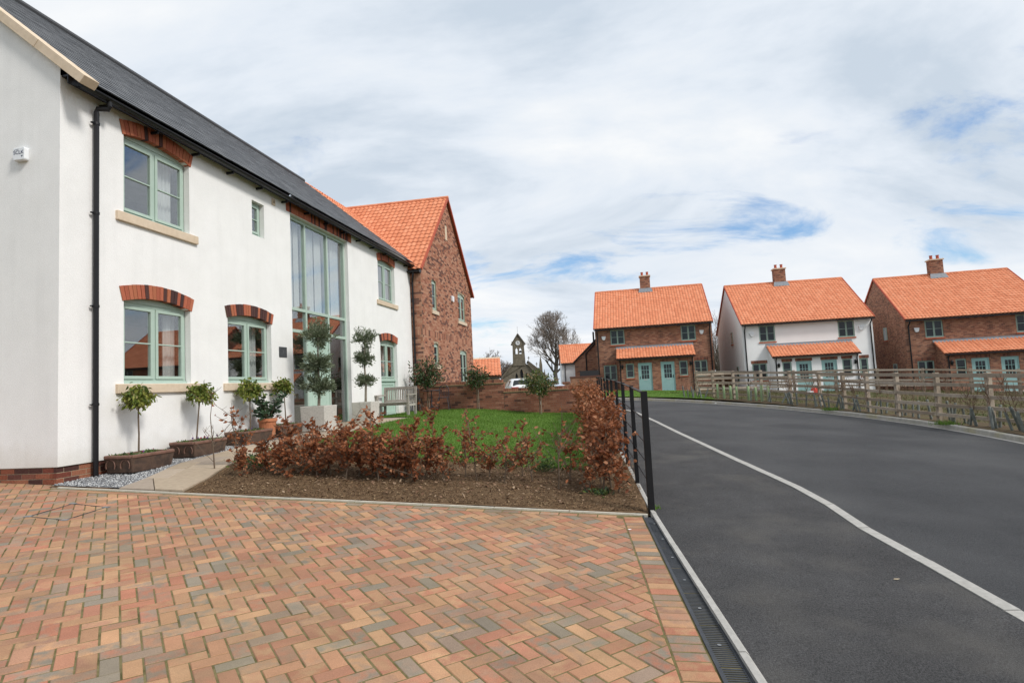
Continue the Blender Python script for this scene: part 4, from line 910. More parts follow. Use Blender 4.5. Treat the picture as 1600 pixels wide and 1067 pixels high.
MB().box(.7, 2.0, .3, .5, 1.5, 2.42).build('screen', mat('dark_screen', [(.03, .03, .033)], .7, 4, .1), yw)
# buildings further off
def shed(name, label, loc, ang, w, d, eh, rise, wm, ridge_x=True, uv=False):
    r = thing(name, label, 'building', loc, R(ang)); mb = MB().prism([(0, -1), (d, -1), (d, eh), (d / 2, eh + rise - .04), (0, eh)], lambda a, b, x: (x, a, b), 0, w); mb.build('wall', wm, r, uv=True)
    p = math.atan(rise / (d / 2)); D_ = Vector((0, math.cos(p), math.sin(p))); N_ = Vector((0, -math.sin(p), math.cos(p)))
    rf = MB().add([(-.1, -.15, eh - .1), (w + .1, -.15, eh - .1), (w + .1, d / 2, eh + rise), (-.1, d / 2, eh + rise), (-.1, d + .15, eh - .1), (w + .1, d + .15, eh - .1)], [(0, 1, 2, 3), (3, 2, 5, 4)]).build('roof', PANB, r, fix=False)
    tiled_slope(Vector((-.1, -.2, eh - .2 * rise / (d / 2) + .02)), EX, D_, N_, w + .2, (d / 2 + .2) / math.cos(p)).build('pantiles', PAN, rf, fix=False)['kind'] = 'stuff'
    MB().tube([(-.1, d / 2, eh + rise + .02), (w + .1, d / 2, eh + rise + .02)], .1, 8).build('ridge', STONE if not uv else PAN, rf); MB().box(-.1, w + .1, -.26, -.17, eh - .24, eh - .16).build('gutter', BLACK, r)
    return r
shed('garage', 'orange tiled garage behind the brick house gable', (-3.9, 38, .45), 2, 3.0, 5.5, 1.95, 1.15, mat('garage_stone', [(.36, .25, .17), (.42, .30, .21)], .9, 4, .15))
r = shed('white_outbuilding', 'white walled building with orange roof left of the first cottage pair', (4.5, 55, .6), -3, 4.2, 6, 2.95, 1.75, RENDER_F, uv=True)
MB().tube([(.3, -.05, 2.8), (.3, -.05, -.5)], .04, 8).build('downpipe', BLACK, r)
fb = thing('timber_fence', 'brown close-boarded fence between first and second cottage pairs', 'fence', (14.6, 45.0, .2), R(-10))
for k in range(22): MB().box(k * .11, k * .11 + .104, 0, .02 + .008 * (k % 2), .0, 1.7).build('board', mat('brown_board', [(.16, .085, .045), (.20, .11, .06), (.13, .07, .04)], .9, 5, .2, island=True), fb)
MB().box(-.02, 2.44, .032, .09, 1.3, 1.4).build('rail', MATS['brown_board'], fb)
# church
CST = mat('church_sandstone', [(.135, .118, .088), (.18, .157, .12), (.11, .096, .075)], .95, 1.2, .25, .6, 8, spec=.1)
CSD = mat('church_lead_glass', [(.015, .016, .02)], .4, 2, .1); CSR = mat('church_roof_stone', [(.095, .085, .065), (.13, .11, .085)], .9, 2, .2)
cu = thing('church', 'old stone church with clock bellcote seen beyond the garden wall', 'church', (0, 110, .5), 0)
lan = [[(x + w, z0), (x - w, z0), (x - w, z1), (x, z1 + .55), (x + w, z1)] for x, w, z0, z1 in ((.55, .22, 1.2, 3.0), (1.5, .27, 1.2, 3.7), (2.45, .22, 1.2, 3.0))]
wall_mb([(-2.2, -.5), (5.4, -.5), (5.4, 1.6), (2.6, 5.0), (.05, 5.3), (-2.2, 2.6)], lan, .35).add([(-2.2, 0, -.5), (-2.2, 18, -.5), (-2.2, 18, 2.6), (-2.2, 0, 2.6), (5.4, 0, -.5), (5.4, 18, -.5), (5.4, 18, 1.6), (5.4, 0, 1.6)], [(0, 1, 2, 3), (4, 5, 6, 7)]).build('nave_wall', CST, cu, fix=False)
for x, w, z0, z1 in ((.55, .22, 1.2, 3.0), (1.5, .27, 1.2, 3.7), (2.45, .22, 1.2, 3.0)): MB().box(x - w, x + w, .3, .4, z0, z1 + .5).build('lancet_window', CSD, cu)
MB().add([(5.6, -.15, 1.5), (2.4, -.15, 5.15), (2.4, 18, 5.15), (5.6, 18, 1.5), (-2.4, -.15, 2.5), (-2.4, 18, 2.5)], [(0, 1, 2, 3), (4, 1, 2, 5)]).build('nave_roof', CSR, cu, fix=False)
MB().beam((2.7, -.1, 5.05), (5.6, -.1, 1.6), .35, .22).beam((.1, -.1, 5.35), (-2.4, -.1, 2.6), .35, .22).build('verge_coping', CST, cu)
MB().add([(2.9, 6, 6.0), (6.2, 6, 3.2), (6.2, 20, 3.2), (2.9, 20, 6.0), (6.2, 6, -.5), (2.9, 6, -.5)], [(0, 1, 2, 3), (0, 1, 4, 5)]).build('chancel', CSR, cu, fix=False)
for x, y, z in ((3.1, 6, 6.0), (4.6, 6, 4.75)): MB().box(x - .06, x + .06, y - .06, y + .06, z, z + .75).box(x - .2, x + .2, y - .05, y + .05, z + .42, z + .55).build('cross', CST, cu)
tw = wall_mb([(-.05, 4.8), (2.35, 4.8), (2.15, 9.0), (1.1, 10.6), (.05, 9.0)], [[(x + .2, 7.0), (x - .2, 7.0), (x - .2, 7.85), (x, 8.2), (x + .2, 7.85)] for x in (.76, 1.46)], .9, -.12)
tw.add([(-.05, -.12, 4.8), (-.05, .78, 4.8), (.05, .78, 9.0), (.05, -.12, 9.0), (2.35, -.12, 4.8), (2.35, .78, 4.8), (2.15, .78, 9.0), (2.15, -.12, 9.0)], [(0, 1, 2, 3), (4, 5, 6, 7)])
tw = wall_mb([(-.05, 4.8), (2.35, 4.8), (2.15, 9.0), (1.1, 10.6), (.05, 9.0)], [[(x + .2, 7.0), (x - .2, 7.0), (x - .2, 7.85), (x, 8.2), (x + .2, 7.85)] for x in (.76, 1.46)], .01, .78, tw); tw.build('bellcote', CST, cu, fix=False)
MB().beam((1.1, .3, 10.75), (2.45, .3, 8.75), 1.1, .2).beam((1.1, .3, 10.75), (-.2, .3, 8.75), 1.1, .2).build('bellcote_roof', CSR, cu)
MB().box(-.1, .18, -.2, .1, 8.6, 9.35).box(2.05, 2.3, -.2, .1, 8.5, 9.15).build('pinnacle', CST, cu); MB().tube([(1.1, .3, 10.7), (1.1, .3, 12.2)], .02, 5).build('weathervane', BLKMETAL, cu)
MB().prism([(1.05 + .42 * math.cos(t), 9.05 + .42 * math.sin(t)) for t in np.linspace(0, 6.283, 25)[:-1]], lambda a, b, d: (a, d, b), -.2, -.125).build('clock_face', mat('clock_white', [(.62, .63, .64)], .6, 3, .03), cu)
ck = cu.children[-1]
MB().beam((1.05, -.215, 9.05), (1.05, -.215, 9.38), .05, .02, (0, 1, 0)).beam((1.05, -.215, 9.05), (1.27, -.215, 9.0), .05, .02, (0, 1, 0)).build('clock_hands', BLKMETAL, ck)
MB().lathe([(.2, 7.25), (.24, 7.3), (.18, 7.55), (.05, 7.65)], (1.46, .3, 0), 10).build('bell', BLKMETAL, cu)
for x, zt, w in ((5.55, 7.1, .3), (6.25, 4.3, .3)):
    MB().add([(x - w, 9, 0), (x + w, 9, 0), (x + w, 9.6, 0), (x - w, 9.6, 0), (x - w, 9, zt - 2), (x + w, 9, zt - 2), (x + w, 9.6, zt - 2), (x - w, 9.6, zt - 2), (x, 9.3, zt)], [(0,1,5,4),(1,2,6,5),(2,3,7,6),(3,0,4,7),(4,5,8),(5,6,8),(6,7,8),(7,4,8)]).build('turret', CST, cu)

# ------------------------------------------------------------------ bare trees
BARK = mat('grey_bark', [(.085, .075, .062), (.12, .105, .088), (.10, .10, .075)], .95, 3, .25, .4, 20, spec=.1)
TWIG = mat('bare_twigs', [(.19, .155, .13), (.23, .19, .16)], .95, 3, .2, spec=.1)
def bare_tree(name, label, loc, h, rad, seed, trunk_f=.30, group=None, twr=.012, depth=6, kids=3, spreadf=1.0, cat='tree'):
    rg = random.Random(seed); t = thing(name, label, cat, loc, 0, group); limb = MB(); tw = MB()
    cz = h * (trunk_f + (1 - trunk_f) * .5); ch_ = h * (1 - trunk_f * .55) / 2
    def inside(p): return ((p.x / rad) ** 2 + (p.y / rad) ** 2 + ((p.z - (h - ch_)) / ch_) ** 2)
    def grow(p, d, l, r_, lev):
        n = 4 if lev < 2 else 3; pts = [p]; rr = [r_]; q = p; dd = d
        for k in range(n):
            dd = (dd + Vector((rg.uniform(-1, 1), rg.uniform(-1, 1), rg.uniform(-.4, .8))) * (.05 if lev == 0 else .16)).normalized(); q = q + dd * (l / n); pts.append(q); rr.append(r_ * (1 - .45 * (k + 1) / n))
        (limb if lev < 3 else tw).tube(pts, rr, 7 if lev < 2 else (4 if lev < 4 else 3), cap=False)
        if lev >= depth or inside(q) > 1.12: return
        for k in range(kids + (1 if lev < 2 else 0)):
            i = rg.randint(1, n) if k else n; a = rg.uniform(0, 6.283); sp = rg.uniform(.35, .85) * spreadf
            ax = dd.cross(Vector((math.cos(a), math.sin(a), .3))).normalized(); nd = (dd * math.cos(sp) + ax * math.sin(sp) + Vector((0, 0, .12))).normalized()
            grow(pts[i], nd, l * rg.uniform(.62, .82), max(rr[i] * .62, twr), lev + 1)
    base = Vector((0, 0, 0)); tp = [base + Vector((rg.uniform(-.1, .1) * k, rg.uniform(-.1, .1) * k, h * trunk_f * k / 3)) for k in range(4)]; r0 = h * .03
    limb.tube(tp, [r0 * 1.4, r0, r0 * .9, r0 * .8], 10, cap=False); grow(tp[-1], Vector((0, 0, 1)), h * .27, r0 * .75, 0)
    for k in range(5): a = k * 1.26 + rg.uniform(-.3, .3); grow(tp[rg.choice((2, 3))], Vector((math.cos(a) * .75, math.sin(a) * .75, .8)).normalized(), h * .24, r0 * .5, 1)
    limb.build('trunk', BARK, t, fix=False, smooth=True); o = tw.build('crown', TWIG, t, fix=False); return t
bare_tree('bare_tree', 'tall leafless tree with round twiggy crown right of the church', (10.0, 140, .4), 18.0, 6.0, 4, .30, twr=.022, depth=7, kids=3, spreadf=.85)
bare_tree('bare_tree', 'leafless spreading tree left of the church, nearest the orange garage roof', (-6.6, 150, 0), 12.0, 5.2, 9, .18, twr=.03, depth=6, kids=3)
bare_tree('bare_tree', 'leafless bushy tree touching the left side of the church', (-2.6, 152, 0), 9.4, 3.8, 12, .16, twr=.028, depth=6, kids=3)
bare_tree('bare_tree', 'slim leafless tree in the gap between brick and white cottages', (26.2, 76, -.6), 10.6, 2.3, 21, .25, twr=.018, depth=5, kids=3, spreadf=.7)
bare_tree('bare_tree', 'shorter leafless tree behind the gable of the white cottages', (28.2, 82, -.6), 8.5, 2.2, 27, .2, twr=.018, depth=5, kids=3, spreadf=.8)

# ------------------------------------------------------------------ cars behind the wall
def car(label, loc, rz, paint):
    t = thing('parked_car', label, 'car', loc, rz, 'cars parked behind the garden wall')
    # body lofted from cross-sections along the length (y), nose at +y
    secs_ = [(-2.1, .55, .42, .95, .60, .72), (-2.0, .80, .30, 1.02, .60, .74), (-1.6, .88, .22, 1.04, 1.42, .60), (-.6, .90, .2, 1.02, 1.50, .62), (.3, .90, .2, 1.0, 1.44, .60), (1.0, .89, .2, .96, 1.0, .66), (1.9, .82, .25, .84, .86, .6), (2.1, .6, .4, .68, .7, .5)]
    vs = []; fs = []
    for y, w, z0, zb, zt, wt in secs_:
        zt = max(zt, zb + .02)
        vs += [(-w * .85, y, z0), (-w, y, z0 + .2), (-w, y, zb - .1), (-w * .94, y, zb), (-wt, y, zt - .05), (-wt * .8, y, zt), (wt * .8, y, zt), (wt, y, zt - .05), (w * .94, y, zb), (w, y, zb - .1), (w, y, z0 + .2), (w * .85, y, z0)]
    for i in range(len(secs_) - 1):
        for k in range(12): k2 = (k + 1) % 12; fs.append((i*12+k, i*12+k2, (i+1)*12+k2, (i+1)*12+k))
    fs += [tuple(range(12)), tuple(range(len(secs_)*12 - 1, len(secs_)*12 - 13, -1))]
    b = MB().add(vs, fs).build('body', paint, t, smooth=True); ss = b.modifiers.new('sub', 'SUBSURF'); ss.levels = ss.render_levels = 2
    MB().add([(-.62, -1.99, 1.04), (.62, -1.99, 1.04), (.50, -1.70, 1.36), (-.50, -1.70, 1.36)], [(0, 1, 2, 3)]).build('rear_window', GLASSD, t, fix=False)
    for s in (-1, 1):
        MB().add([(s * .83, -1.5, 1.02), (s * .86, .6, 1.0), (s * .64, .25, 1.36), (s * .64, -1.35, 1.36)], [(0, 1, 2, 3)]).build('side_window', GLASSD, t, fix=False)
        bevel(MB().box(s * .5 - .22, s * .5 + .22, -2.10, -2.02, .84, .97).build('tail_light', mat('red_lens', [(.30, .01, .02)], .2, 4, .1, spec=.6), t), .03, 2)
        for y in (-1.3, 1.3):
            wh = MB().tube([(s * .90, y, .32), (s * .68, y, .32)], .32, 20).build('wheel', BLKMETAL, t); MB().tube([(s * .905, y, .32), (s * .86, y, .32)], .2, 12).build('rim', mat('alloy', [(.5, .5, .5)], .3, 4, .05, metal=.9), wh)
    MB().box(-.03, .03, -2.13, -2.08, .62, .75).build('badge', BLKMETAL, t)
    MB().tube([(0, -1.3, 1.47), (0, -1.42, 1.60)], .012, 5).build('aerial', BLKMETAL, t)
    return t
car('white hatchback parked behind the low part of the garden wall', (.25, 36.6, .58), R(8), mat('white_car_paint', [(.75, .76, .77)], .22, 3, .02, spec=.6))
car('pale blue car mostly hidden behind the standard tree at the wall', (2.25, 37.4, .12), R(14), mat('pale_blue_car_paint', [(.42, .50, .62)], .22, 3, .02, spec=.6))

# ------------------------------------------------------------------ timber fences
def rail_fence(name, label, line, zf, spacing, h, rails, pw=.1, rw=.085, bk=1):
    t = thing(name, label, 'fence'); Q = resample(line, spacing)
    for i, p in enumerate(Q):
        a = rng.uniform(-.012, .012); b = rng.uniform(-.012, .012); z = zf(*p); mb = MB(); mb.beam((p[0], p[1], z - .1), (p[0] + a, p[1] + b, z + h + rng.uniform(0, .03)), pw, pw * 1.1, (0, 1, .01)); mb.build('post', TIMBER, t, fix=False)
    for p, q in zip(Q, Q[1:]):
        d = Vector((q[0] - p[0], q[1] - p[1])).normalized(); n = Vector((d.y, -d.x)) * (pw * .5 + .022) * bk
        for k, zr in enumerate(rails):
            j = rng.uniform(-.012, .012)
            MB().beam((p[0] + n.x - d.x * .05, p[1] + n.y - d.y * .05, zf(*p) + zr + j), (q[0] + n.x + d.x * .04, q[1] + n.y + d.y * .04, zf(*q) + zr + rng.uniform(-.012, .012)), .036, rw if k else rw * 1.1).build('rail', TIMBER, t, fix=False)
    return t
FL = [(9.3, 30.2), (9.6, 28.4), (10.1, 26.5), (10.7, 25.0), (11.2, 23.2), (11.42, 21.4), (11.25, 19.5), (11.08, 17.8), (11.0, 15.9), (11.02, 14.3), (11.1, 12.4), (11.1, 10.6), (10.8, 9.0), (10.2, 7.2)]
rail_fence('post_and_rail_fence', 'front weathered timber post and rail fence behind the far kerb', FL, field_z, 1.62, 1.26, (1.2, .96, .70, .44, .2), bk=1)
BL = [(9.5, 30.9), (11.5, 31.8), (13.2, 31.8), (15.5, 30.7), (18.3, 29.4), (21, 28.2), (23.4, 27.2), (26, 26), (29, 24.6)]
rail_fence('post_and_rail_fence', 'rear weathered timber post and rail fence on the far side of the rough grass', BL, field_z, 1.8, 1.14, (1.08, .84, .58, .32), bk=1)
# tree guards along the verge
GGREEN = mat('pale_green_tube', [(.33, .46, .24), (.38, .50, .28)], .55, 3, .08, spec=.35, trans=.3)
GGREY = mat('grey_green_spiral_guard', [(.13, .15, .135), (.18, .195, .18), (.10, .115, .105)], .6, 6, .2, spec=.3)
CANE = mat('hedging_twig', [(.17, .11, .075), (.22, .15, .10)], .9, 8, .2)
gm = MB().lathe([(.055, 0), (.057, .3), (.055, .62), (.047, .62), (.047, .5)], (0, 0, 0), 10).mesh('guard', GGREEN, smooth=True)
cm = MB().tube([(.062, 0, -.03), (.062, 0, .75)], .013, 5).mesh('stake', TIMBER)
ORD = 'first second third fourth fifth sixth seventh eighth ninth tenth eleventh twelfth thirteenth fourteenth fifteenth sixteenth seventeenth eighteenth nineteenth twentieth twenty-first twenty-second twenty-third twenty-fourth twenty-fifth twenty-sixth twenty-seventh twenty-eighth twenty-ninth thirtieth thirty-first thirty-second'.split()
for k, (x, y) in enumerate(((9.3, 27.2), (9.42, 26.75), (9.58, 26.35), (9.75, 26.1), (9.95, 25.3), (10.1, 24.9), (10.2, 24.55), (10.38, 24.35))):
    t = thing('tree_guard', 'pale green plastic tree guard tube, %s from the left of the row behind the kerb' % ORD[k], 'tree guard', (x, y, field_z(x, y) + .005), rng.uniform(0, 6), 'green tree guard tubes behind the kerb'); t.rotation_euler.x = rng.uniform(-.04, .04); s = rng.uniform(.9, 1.1); t.scale = (s, s, s)
    link('guard', gm, t); link('stake', cm, t)
gm2 = []
for v in range(4):
    mb = MB(); pr_ = [(.029, 0)]
    for k in range(1, 12): pr_ += [(.029 + .004 * (k % 2), k * .042)]
    mb.lathe(pr_ + [(.023, .47)], (0, 0, 0), 8); gm2.append(mb.mesh('guard', GGREY, smooth=True))
cm2 = []
for v in range(4):
    mb = MB(); rg = random.Random(v); p = Vector((0, 0, -.02)); top = [p]
    for k in range(5): p = p + Vector((rg.uniform(-.025, .025), rg.uniform(-.025, .025), .19)); top.append(p)
    mb.tube(top, [.008, .007, .006, .005, .004, .003], 5)
    for k in range(11): a = rg.uniform(0, 6.28); j_ = rg.randint(2, 4); b_ = top[j_].lerp(top[j_ + 1], rg.random()); mb.tube([b_, b_ + Vector((math.cos(a) * .07, math.sin(a) * .07, .10)), b_ + Vector((math.cos(a) * .10, math.sin(a) * .10, rg.uniform(.18, .3)))], [.006, .005, .003], 4)
    cm2.append(mb.mesh('sapling', CANE))
Q = [p for p in resample(offs(KFr, .55), .215) if 8.5 < p[1] < 28.6]
for i, (x, y) in enumerate(Q):
    if rng.random() < .06: continue
    if 24.2 < y < 27.4 and rng.random() < .7: continue
    x += rng.uniform(-.22, .22); y += rng.uniform(-.1, .1); s = rng.uniform(.85, 1.12)
    t = thing('spiral_guard', 'grey-green spiral guard on a hedging whip between far kerb and fence', 'tree guard', (x, y, field_z(x, y) + .005), rng.uniform(0, 6), 'spiral guards in the verge')
    t.rotation_euler.x = rng.gauss(0, .19); t.rotation_euler.y = rng.gauss(-.05, .19); t.scale = (s, s, s * rng.uniform(.85, 1.1)); link('guard', gm2[i % 4], t); link('sapling', cm2[(i * 7) % 4], t)
# toppled barrier block on the rough grass
t = thing('traffic_block', 'red and white plastic barrier piece lying on the rough grass', 'barrier', (14.3, 28.2, field_z(14.3, 28.2)), R(25))
RP = mat('red_plastic', [(.62, .06, .04)], .45, 4, .1); bevel(MB().prism([(-.28, 0), (.28, 0), (.22, .26), (.1, .34), (-.1, .34), (-.22, .26)], lambda a, b, d: (a, d, b), -.12, .12).build('block', RP, t), .03, 2); bevel(MB().box(-.52, -.285, -.1, .1, 0.0, .17).build('foot', WHITEP, t), .02, 2)
# rough grass tufts in the field and verge
def blades(name, pts, hmin, hmax, wid, mt, lean=.5):
    n = len(pts); P = np.array(pts); a = nrg.uniform(0, 2 * np.pi, n); hgt = nrg.uniform(hmin, hmax, n); w = wid * nrg.uniform(.6, 1.3, n)
    s = np.stack([np.cos(a) * w, np.sin(a) * w, np.zeros(n)], 1); l = nrg.normal(0, lean, (n, 2)) * hgt[:, None]
    tip = P + np.stack([l[:, 0], l[:, 1], hgt], 1); v = np.stack([P - s, P + s, tip], 1).reshape(-1, 3); f = np.arange(3 * n).reshape(-1, 3); return npmesh(name, v, f, mt)
pts = []
while len(pts) < 26000:
    x = rng.uniform(9, 32); y = rng.uniform(9, 37)
    d = beyond_far_kerb(x, y)
    if d < 1.0 or y > 38 - .25 * (x - 8): continue
    if math.sin(x * 1.3 + 2 * math.sin(y * .7)) * math.sin(y * 1.1 + x * .4) < rng.uniform(-1.1, .9): continue
    pts.append((x, y, field_z(x, y) - .01))
tag(blades('field_grass', pts, .05, .15, .012, DRYBLADE), 'short rough green and straw grass between the timber fences', 'grass', kind='stuff')
# lawn in front of the first cottage pair
kl = [p for p in offs(KFr, .13) if p[0] < 8.9 and p[1] > 25.5]; n_ = len(kl); far_ = [(9.7 + (4.0 - 9.7) * i / (n_ - 1), 38.5 + 4.9 * min(1, i / (n_ - 1) * 1.2) - .0) for i in range(n_)]
far_ = [(p[0] + 2.8, 40.6 + .2 * (10 - p[0])) for p in kl]
tag(ribbon(kl, far_, 16, lambda x, y: max(field_z(x, y) + .03, H(x, y) + .14)).build('cottage_lawn', LAWNM, smooth=True, fix=False), kind='structure')
pts = []
for k in range(9000):
    i = rng.randint(0, n_ - 1); f = rng.random(); x = kl[i][0] * (1 - f) + far_[i][0] * f + rng.uniform(-.2, .2); y = kl[i][1] * (1 - f) + far_[i][1] * f; pts.append((x, y, max(field_z(x, y) + .03, H(x, y) + .14) - .005))
tag(blades('cottage_lawn_grass', pts, .03, .07, .014, BLADE), 'bright green lawn grass in front of the first brick cottages', 'grass', kind='stuff')

# ------------------------------------------------------------------ garden ground
def gz_n(x, y): return Tg(x, y) + .012 * math.sin(x * 7.3 + y * 2.1) * math.sin(y * 6.1 - x * 3.3)
SN = -.125
gA = [hs(s, -.0) for s in np.linspace(SN, 13.5, 70)]
keR = [(p[0] - .06, p[1]) for p in resample(KE, .1) if 6.30 < p[1] < 20.45]; gB = eqcount(keR, 70)
def bed_z(x, y): s, o = so(x, y); return gz_n(x, y) + .035 * sstep(SN, SN + .5, s) * sstep(1.9, 2.6, o) - .03 * sstep(7.5, 7.7, o)
tag(ribbon(gA, gB, 60, bed_z).build('garden_bed', SOIL, smooth=True, fix=False), kind='structure')
# lawn sheet and blades
lA = eqcount([hs(s, o) for s, o in ((2.95, 2.1), (3.6, 1.85), (5, 1.8), (7, 1.8), (9, 1.75), (9.3, .9), (9.4, .12), (13.45, .12))], 60)
lB = eqcount([(p[0] - .62, p[1]) for p in resample(KE, .1) if 8.7 < p[1] < 20.3], 60)
tag(ribbon(lA, lB, 30, lambda x, y: Tg(x, y) + .045).build('lawn', LAWNM, smooth=True, fix=False), kind='structure')
pts = []
for k in range(52000):
    f = rng.random(); i = min(58, int(59 * (rng.random() ** 1.25))); t = rng.random(); a0, a1, b0, b1 = lA[i], lA[i + 1], lB[i], lB[i + 1]
    x = (a0[0] * (1 - t) + a1[0] * t) * (1 - f) + (b0[0] * (1 - t) + b1[0] * t) * f; y = (a0[1] * (1 - t) + a1[1] * t) * (1 - f) + (b0[1] * (1 - t) + b1[1] * t) * f
    if i < 2: y -= rng.uniform(0, .25)
    pts.append((x, y, Tg(x, y) + .04))
tag(blades('lawn_grass', pts, .025, .06, .006, BLADE), 'short bright green lawn grass between the white house and the hedge', 'grass', kind='stuff')
# gravel strip along the house
def path_left(s): return .62 + .45 * sstep(1.8, -.2, s)
GRAV = mat('grey_gravel', [(.22, .225, .235), (.32, .325, .335), (.42, .42, .42), (.15, .155, .165), (.55, .55, .54)], .85, 20, .2, spec=.2, island=True)
gL = [hs(s, .0) for s in np.linspace(SN + .06, 5.3, 40)]; gR = [hs(s, path_left(s) + .03) for s in np.linspace(SN + .06, 5.3, 40)]
tag(ribbon(gL, gR, 4, lambda x, y: Tg(x, y) + .012).build('gravel_bed', mat('gravel_base', [(.14, .14, .145), (.22, .22, .225)], .95, 40, .3, 1, 90), fix=False), kind='structure')
n = 9000; P = np.array([(lambda s, o: (*hs(s, o), 0))(SN + .07 + 5.3 * rng.random() ** 1.3, 0) for _ in range(n)])
for k in range(n): s, _ = so(P[k, 0], P[k, 1]); o = rng.uniform(.02, path_left(s) + .02); x, y = hs(s, o); P[k] = (x, y, Tg(x, y) + .014 + rng.uniform(-.004, .008))
oc = np.array([(1, 0, 0), (-1, 0, 0), (0, 1, 0), (0, -1, 0), (0, 0, 1), (0, 0, -1)], float); of = np.array([(0, 2, 4), (2, 1, 4), (1, 3, 4), (3, 0, 4), (2, 0, 5), (1, 2, 5), (3, 1, 5), (0, 3, 5)])
sz = nrg.uniform(.006, .0135, (n, 1, 1)) * nrg.uniform(.6, 1.3, (n, 6, 1)); an = nrg.uniform(0, 6.28, n); c_, s_ = np.cos(an), np.sin(an); rot = np.zeros((n, 3, 3)); rot[:, 0, 0] = c_; rot[:, 0, 1] = -s_; rot[:, 1, 0] = s_; rot[:, 1, 1] = c_; rot[:, 2, 2] = 1
v = np.einsum('nij,kj->nki', rot, oc) * sz + P[:, None, :]; f = (of[None] + 6 * np.arange(n)[:, None, None]).reshape(-1, 3)
tag(npmesh('gravel', v.reshape(-1, 3), f, GRAV), 'loose grey gravel along the foot of the white house', 'gravel', kind='stuff')
# sandstone slab path: every slab its own piece
FLAG = mat('buff_sandstone_flag', [(.38, .305, .225), (.44, .355, .265), (.41, .335, .26), (.335, .275, .22)], .9, 5, .14, .3, 60, spec=.15, island=True)
path = tag(MB().add([(*hs(s, o), Tg(*hs(s, o)) + .006) for s, o in [(s, path_left(s)) for s in np.linspace(SN + .01, 5.2, 12)] + [(s, path_left(s) + .92) for s in np.linspace(5.2, SN + .01, 12)]], [tuple(range(24))]).build('garden_path', mat('path_mortar', [(.20, .17, .12)], .95, 9, .2), fix=False), kind='structure')
def slab(c4):
    t = inset([hs(*q) for q in c4], .008); j = rng.uniform(-.003, .003); n = len(t); lo = inset([hs(*q) for q in c4], .004)
    vs = [(x, y, Tg(x, y) + .028 + j) for x, y in t] + [(x, y, Tg(x, y) + .022 + j) for x, y in lo] + [(x, y, Tg(x, y) - .03) for x, y in lo]
    MB().add(vs, [tuple(range(n))] + [(n + i, n + (i + 1) % n, (i + 1) % n, i) for i in range(n)] + [(2 * n + i, 2 * n + (i + 1) % n, n + (i + 1) % n, n + i) for i in range(n)]).build('flagstone', FLAG, path)
pl = path_left
d0 = SN + .008
slab([(d0, pl(d0)), (d0, pl(d0) + .52), (.42, pl(.42) + .12), (.42, pl(.42))]); slab([(d0, pl(d0) + .52), (d0, pl(d0) + .92), (.42, pl(.42) + .92), (.42, pl(.42) + .12)])
s = .42
while s < 5.1:
    l = rng.choice((.45, .6, .75)); m = rng.choice((.34, .46, .58)); e = min(s + l, 5.2)
    slab([(s, pl(s)), (s, pl(s) + m), (e, pl(e) + m), (e, pl(e))])
    if rng.random() < .5: slab([(s, pl(s) + m), (s, pl(s) + .92), (e, pl(e) + .92), (e, pl(e) + m)])
    else: h_ = (s + e) / 2; slab([(s, pl(s) + m), (s, pl(s) + .92), (h_, pl(h_) + .92), (h_, pl(h_) + m)]); slab([(h_, pl(h_) + m), (h_, pl(h_) + .92), (e, pl(e) + .92), (e, pl(e) + m)])
    s = e
for a in range(7):
    for b in range(3): s0 = 5.2 + a * .6; o0 = .03 + b * .57; slab([(s0, o0), (s0, o0 + .57), (s0 + .6, o0 + .57), (s0 + .6, o0)])
# bark chips and fallen leaves
CHIP = mat('bark_chips', [(.11, .062, .034), (.18, .11, .062), (.24, .155, .085), (.07, .042, .026), (.15, .09, .05), (.27, .19, .11)], .95, 30, .2, spec=.1, island=True)
COPPER = mat('copper_beech_leaf', [(.28, .095, .038), (.35, .13, .055), (.19, .062, .028), (.43, .20, .105), (.31, .108, .043), (.23, .076, .032), (.37, .15, .068)], .65, 12, .15, spec=.3, island=True, trans=.28)
def flakes(name, P, L_, W_, mt, tilt, parent=None):
    n = len(P); P = np.array(P); a = nrg.uniform(0, 6.28, n); d = np.stack([np.cos(a), np.sin(a), nrg.normal(0, tilt, n)], 1); s = np.stack([-np.sin(a), np.cos(a), nrg.normal(0, tilt, n)], 1)
    l = L_ * nrg.uniform(.5, 1.4, (n, 1)); w = W_ * nrg.uniform(.5, 1.4, (n, 1)); v = np.stack([P - d * l, P - s * w, P + d * l, P + s * w], 1).reshape(-1, 3); return npmesh(name, v, np.arange(4 * n).reshape(-1, 4), mt, parent)
pts = []
while len(pts) < 26000:
    s = SN + .03 + 3.0 * rng.random() ** 1.4; o = rng.uniform(1.7, 7.55)
    if s < 2 and o < pl(s) + .97: continue
    x, y = hs(s, o); pts.append((x, y, bed_z(x, y) + rng.uniform(.002, .016)))
tag(flakes('bark_mulch', pts, .012, .0055, CHIP, .35), 'brown bark chip mulch over the front planting bed', 'mulch', kind='stuff')
pts = []
while len(pts) < 1500:
    s = rng.uniform(.6, 2.7) if rng.random() < .85 else rng.uniform(0, .8); o = rng.uniform(2.4, 7.5); x, y = hs(s, o); pts.append((x, y, bed_z(x, y) + rng.uniform(.008, .03)))
tag(flakes('fallen_leaves', pts, .022, .012, mat('dry_fallen_leaf', [(.22, .13, .08), (.27, .175, .11), (.15, .08, .048), (.31, .22, .145)], .85, 12, .2, island=True), .4), 'dry fallen leaves under the young hedge plants', 'leaves', kind='stuff')

